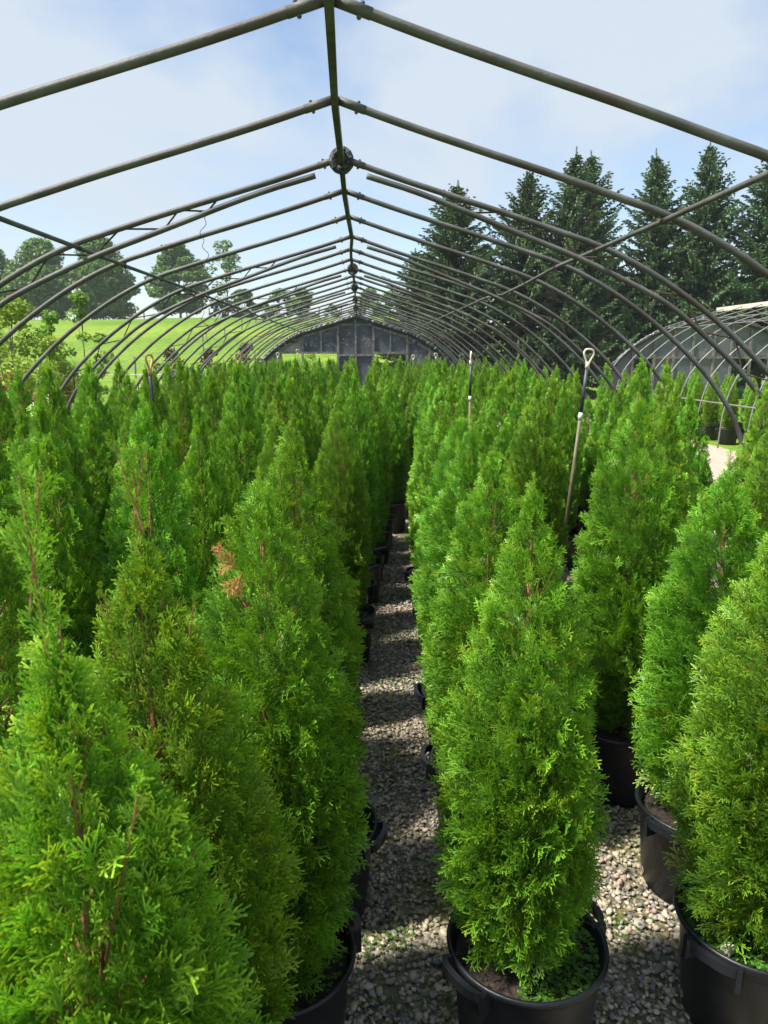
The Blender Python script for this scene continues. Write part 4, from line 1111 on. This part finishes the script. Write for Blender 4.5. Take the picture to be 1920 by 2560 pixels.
# ------------------------------------------------------------------ broadleaf trees on the crest, shrubs and saplings
def broadleaf(name, seed, Ht, Rc, nleaf, leaf, z0=0.18, fill=1.0, colors=((0.050, 0.110, 0.028), (0.150, 0.260, 0.055)), stems=1, limb_r=0.22, flat=1.0, mat='leaf', nclump=34):
    r = np.random.default_rng(seed); tb = MB()
    cl = []
    for _ in range(nclump):
        u = r.uniform(0, 1); a = r.uniform(0, 6.28)
        zz = z0 + (1 - z0) * (0.04 + 0.94 * u)
        prof = math.sin(math.pi * min(1, (0.20 + 0.79 * u)) ** 0.95) * r.uniform(0.85, 1.12)
        rr = Rc * prof * math.sqrt(r.uniform(0.10, 1.0)) * 0.95
        cl.append((rr * math.cos(a), rr * math.sin(a), zz * Ht, r.uniform(0.13, 0.26) * Rc * 1.25))
    tops = []
    for s in range(stems):
        a = s * 2.1 + seed; o = 0.0 if stems == 1 else 0.12 * Rc
        pts = np.array([(o * math.cos(a), o * math.sin(a), -0.2), (o * math.cos(a) * 1.5, o * math.sin(a) * 1.5, Ht * z0), (o * 2 * math.cos(a), o * 2 * math.sin(a), Ht * 0.55), (o * 2.5 * math.cos(a), o * 2.5 * math.sin(a), Ht * 0.9)])
        tb.tube(smooth_poly(pts, 1), np.interp(np.linspace(0, 1, len(smooth_poly(pts, 1))), [0, .2, 1], [limb_r, limb_r * .75, limb_r * .12]), 7)
    for (x, y, z, cr_) in cl:
        zs = max(Ht * z0 * 0.9, z - 0.35 * Ht * r.uniform(0.3, 0.8))
        tb.tube([(0, 0, zs), (x * 0.5, y * 0.5, (zs + z) / 2 + 0.02 * Ht), (x, y, z)], [limb_r * 0.32, limb_r * 0.18, limb_r * 0.06], 5, cap=False)
    cl = np.array(cl)
    wts = cl[:, 3] ** 2; wts /= wts.sum()
    k = r.choice(len(cl), nleaf, p=wts)
    d = r.normal(size=(nleaf, 3)); d /= np.linalg.norm(d, axis=1)[:, None]
    q = r.uniform(0.35, 1.0, nleaf) ** 0.5
    P = cl[k, :3] + d * (cl[k, 3] * q)[:, None] * np.array([1.15, 1.15, 0.75 * flat])
    nrm = d * 0.6 + r.normal(size=(nleaf, 3)) * 0.6 + np.array([0, 0, 0.7]); nrm /= np.linalg.norm(nrm, axis=1)[:, None]
    t1 = np.cross(nrm, r.normal(size=(nleaf, 3))); t1 /= np.linalg.norm(t1, axis=1)[:, None]; t2 = np.cross(nrm, t1)
    L = leaf * r.uniform(0.6, 1.3, nleaf)[:, None]
    Q = np.stack([P - t1 * L, P - t2 * L * 0.55 + nrm * L * .12, P + t1 * L, P + t2 * L * 0.55 + nrm * L * .12], 1)
    g = np.clip(0.5 + 0.25 * r.normal(size=nleaf) + 0.2 * (r.random(len(cl))[k] - 0.5), 0, 1)[:, None]
    c = np.array(colors[0]) * (1 - g) + np.array(colors[1]) * g
    C = np.repeat(c[:, None, :], 4, 1)
    return quads_mesh(name + '_crown', Q, C, M[mat]), tb.mesh(name + '_trunk', M['bark2'])

def gz(x, y): return float(hill_h(np.array(float(x)), np.array(float(y))))
BL = [broadleaf('maple0', 3, 12.0, 5.2, 19000, 0.30, z0=0.045, nclump=140), broadleaf('maple1', 8, 12.0, 4.6, 15000, 0.30, z0=0.045, nclump=110),
      broadleaf('maple2', 14, 12.0, 3.9, 9500, 0.30, z0=0.07, nclump=70), broadleaf('thin_tree', 19, 12.0, 3.2, 1500, 0.26, z0=0.16, nclump=26, limb_r=0.16)]
for (x, y, hgt, v, w, rz, lab) in [(-55.5, 122, 10.6, 1, 1.1, 0.4, 'hazy crest tree partly hidden behind the next maple'), (-47.5, 120, 11.3, 0, 1.02, 1.0, 'broad dark maple on the crest behind the young shrubs'),
                                (-38.6, 120, 11.6, 0, 1.0, 3.6, 'broad maple on the crest standing beside its twin, fence at its foot'), (-27.0, 120, 10.9, 2, 1.15, 5.0, 'lone rounded maple standing alone on the crest'),
                                (-20.0, 121, 11.6, 3, 1.15, 2.2, 'half-bare tree with dead limbs on the crest')]:
    t = empty('maple_tree', (x, y, gz(x, y) - 0.1)); tag(t, lab, 'tree', 'trees on the crest of the field')
    inst('crown', BL[v][0], t, rot=(0, 0, rz), scale=(w, w, hgt / 12)); inst('trunk', BL[v][1], t, rot=(0, 0, rz), scale=(w, w, hgt / 12))
hed = broadleaf('hedge_bush', 23, 3.0, 1.7, 900, 0.24, z0=0.05, nclump=16, limb_r=0.06)
hr = np.random.default_rng(77)
for i in range(13):
    x = -22 + i * 3.1 + hr.normal() * 1.0; y = 124 + hr.normal() * 1.5; s = hr.uniform(0.6, 1.6)
    t = empty('hedge_bush', (x, y, gz(x, y) - 0.1)); tag(t, 'small bush of the hedgerow running along the crest beyond the half-bare tree', 'bush', 'bushes along the crest')
    inst('crown', hed[0], t, rot=(0, 0, hr.uniform(0, 6)), scale=(s * 1.2, s * 1.2, s)); inst('trunk', hed[1], t, scale=(s, s, s))
wood = [broadleaf('wood_tree0', 31, 12.0, 4.6, 4200, 0.34, z0=0.08, nclump=44, colors=((0.028, 0.06, 0.03), (0.07, 0.125, 0.05))), broadleaf('wood_tree1', 33, 12.0, 4.0, 4200, 0.34, z0=0.08, nclump=40, colors=((0.035, 0.075, 0.03), (0.085, 0.15, 0.05)))]
for i in range(20):
    x = 8 + i * 3.9 + hr.normal() * 1.2; y = 98 + hr.normal() * 5; s = hr.uniform(0.55, 0.85)
    t = empty('wood_tree', (x, y, gz(x, y) - 0.3)); tag(t, 'leafy tree of the distant wood showing through the spruces', 'tree', 'trees of the wood behind the spruces')
    k = i % 2
    inst('crown', wood[k][0], t, rot=(0, 0, hr.uniform(0, 6)), scale=(s * 1.15, s * 1.15, s)); inst('trunk', wood[k][1], t, scale=(s, s, s))

YG = ((0.17, 0.28, 0.035), (0.36, 0.46, 0.07))
sap = [broadleaf('sapling0', 41, 3.0, 0.85, 5200, 0.040, z0=0.08, nclump=40, colors=YG, stems=3, limb_r=0.018), broadleaf('sapling1', 43, 3.2, 0.55, 1300, 0.050, z0=0.25, nclump=22, colors=((0.10, 0.21, 0.03), (0.26, 0.38, 0.06)), stems=1, limb_r=0.02),
       broadleaf('red_shrub', 45, 1.5, 0.6, 1800, 0.028, z0=0.05, nclump=24, colors=((0.10, 0.015, 0.03), (0.26, 0.05, 0.07)), stems=3, limb_r=0.012), broadleaf('gold_shrub', 47, 1.6, 0.6, 2000, 0.030, z0=0.05, nclump=24, colors=((0.16, 0.20, 0.02), (0.42, 0.36, 0.04)), stems=3, limb_r=0.012),
       broadleaf('plum_sapling', 49, 2.4, 0.75, 1300, 0.055, z0=0.35, nclump=26, colors=((0.035, 0.02, 0.022), (0.085, 0.045, 0.04)), stems=1, limb_r=0.025)]
for (n, x, y, s, k, lab, cat) in [('leafy_shrub', -5.35, 12.2, 0.98, 0, 'tall yellow-green shrub outside the greenhouse beside the red bush', 'shrub'),
        ('leafy_shrub', -6.2, 13.2, 0.85, 0, 'yellow-green shrub at the outer side of the tall one, beside the red bush', 'shrub'),
        ('leafy_shrub', -5.6, 14.2, 0.80, 0, 'lower yellow-green shrub between the tall shrub and the slender saplings', 'shrub'),
        ('slender_sapling', -5.45, 15.6, 1.02, 1, 'slender sapling with a bare upper stem, taller of the pair outside the hoops', 'sapling'),
        ('slender_sapling', -5.75, 14.8, 0.9, 1, 'slender sapling with sparse leaves, shorter of the pair outside the hoops', 'sapling'),
        ('red_shrub', -4.75, 10.4, 1.25, 2, 'dark red leaved bush outside the greenhouse below the yellow-green shrub', 'shrub'),
        ('golden_shrub', -4.45, 10.6, 1.02, 3, 'golden leaved bush beside the dark red bush', 'shrub'),
        ('golden_shrub', -4.7, 12.6, 1.1, 3, 'golden leaved bush at the foot of the slender saplings', 'shrub'),
        ('plum_sapling', -7.2, 30.0, 0.95, 4, 'dark purple-leaved sapling in the field, first of three along the greenhouse', 'sapling'),
        ('plum_sapling', -5.9, 31.0, 0.95, 4, 'dark purple-leaved sapling in the field, middle one of three along the greenhouse', 'sapling'),
        ('plum_sapling', -4.75, 33.0, 1.05, 4, 'dark purple-leaved sapling in the field, last of three by the end wall', 'sapling'),
        ('leafy_shrub', -1.85, 31.0, 0.72, 0, 'green shrub seen through the open window of the end wall', 'shrub')]:
    t = empty(n, (x, y, gz(x, y) - 0.02)); tag(t, lab, cat)
    rz = hr.uniform(0, 6.28)
    inst('crown', sap[k][0], t, rot=(0, 0, rz), scale=(s, s, s)); inst('trunk', sap[k][1], t, rot=(0, 0, rz), scale=(s, s, s))

# ------------------------------------------------------------------ pasture fences
def fence(name, pts, hgt, label, wires=(0.5, 0.95), pr_=0.06):
    t = empty(name, (pts[0][0], pts[0][1], gz(*pts[0]))); tag(t, label, 'fence')
    o = (-t.location.x, -t.location.y, -t.location.z)
    for (x, y) in pts:
        b = MB(); z = gz(x, y); b.tube([(x, y, z - 0.3), (x, y, z + hgt * hr.uniform(.92, 1.06))], [pr_, pr_ * 0.9], 6); b.build('post', M['post'], t, loc=o)
    for w in wires:
        b = MB(); b.tube([(x, y, gz(x, y) + hgt * w) for x, y in pts], 0.015, 4); b.build('wire', M['wire'], t, loc=o)
fence('pasture_fence', [(-62 + i * 3.3, 119 + 0.6 * math.sin(i)) for i in range(22)], 1.4, 'post and wire fence along the crest below the maples', pr_=0.09)
fence('pasture_fence', [(-12.5 - 0.35 * i, 108 - i * 9.5) for i in range(8)], 1.3, 'post and wire fence running down the field slope', pr_=0.07)
fence('pasture_fence', [(-12.5 + i * 2.2, 33.5 + 0.2 * i) for i in range(5)], 1.5, 'low wire fence with thin posts at the foot of the field', wires=(0.45, 0.8), pr_=0.035)

# ------------------------------------------------------------------ summer haze, closed round the whole place
def haze(density):
    m = bpy.data.materials.new('haze_air'); m.use_nodes = True
    nt = m.node_tree; nt.nodes.clear()
    out = nt.nodes.new('ShaderNodeOutputMaterial'); v = nt.nodes.new('ShaderNodeVolumePrincipled')
    v.inputs['Color'].default_value = (0.86, 0.92, 1.0, 1); v.inputs['Density'].default_value = density; v.inputs['Anisotropy'].default_value = 0.1
    nt.links.new(v.outputs[0], out.inputs['Volume'])
    b = MB(); b.box((0, 180, 11.0), (980, 780, 24.0 + 2 * 6.0))
    o = b.build('haze', m)
    tag(o, 'thin summer haze over the field and greenhouses', 'haze', kind='stuff')
haze(0.0004)
scene.cycles.volume_bounces = 1
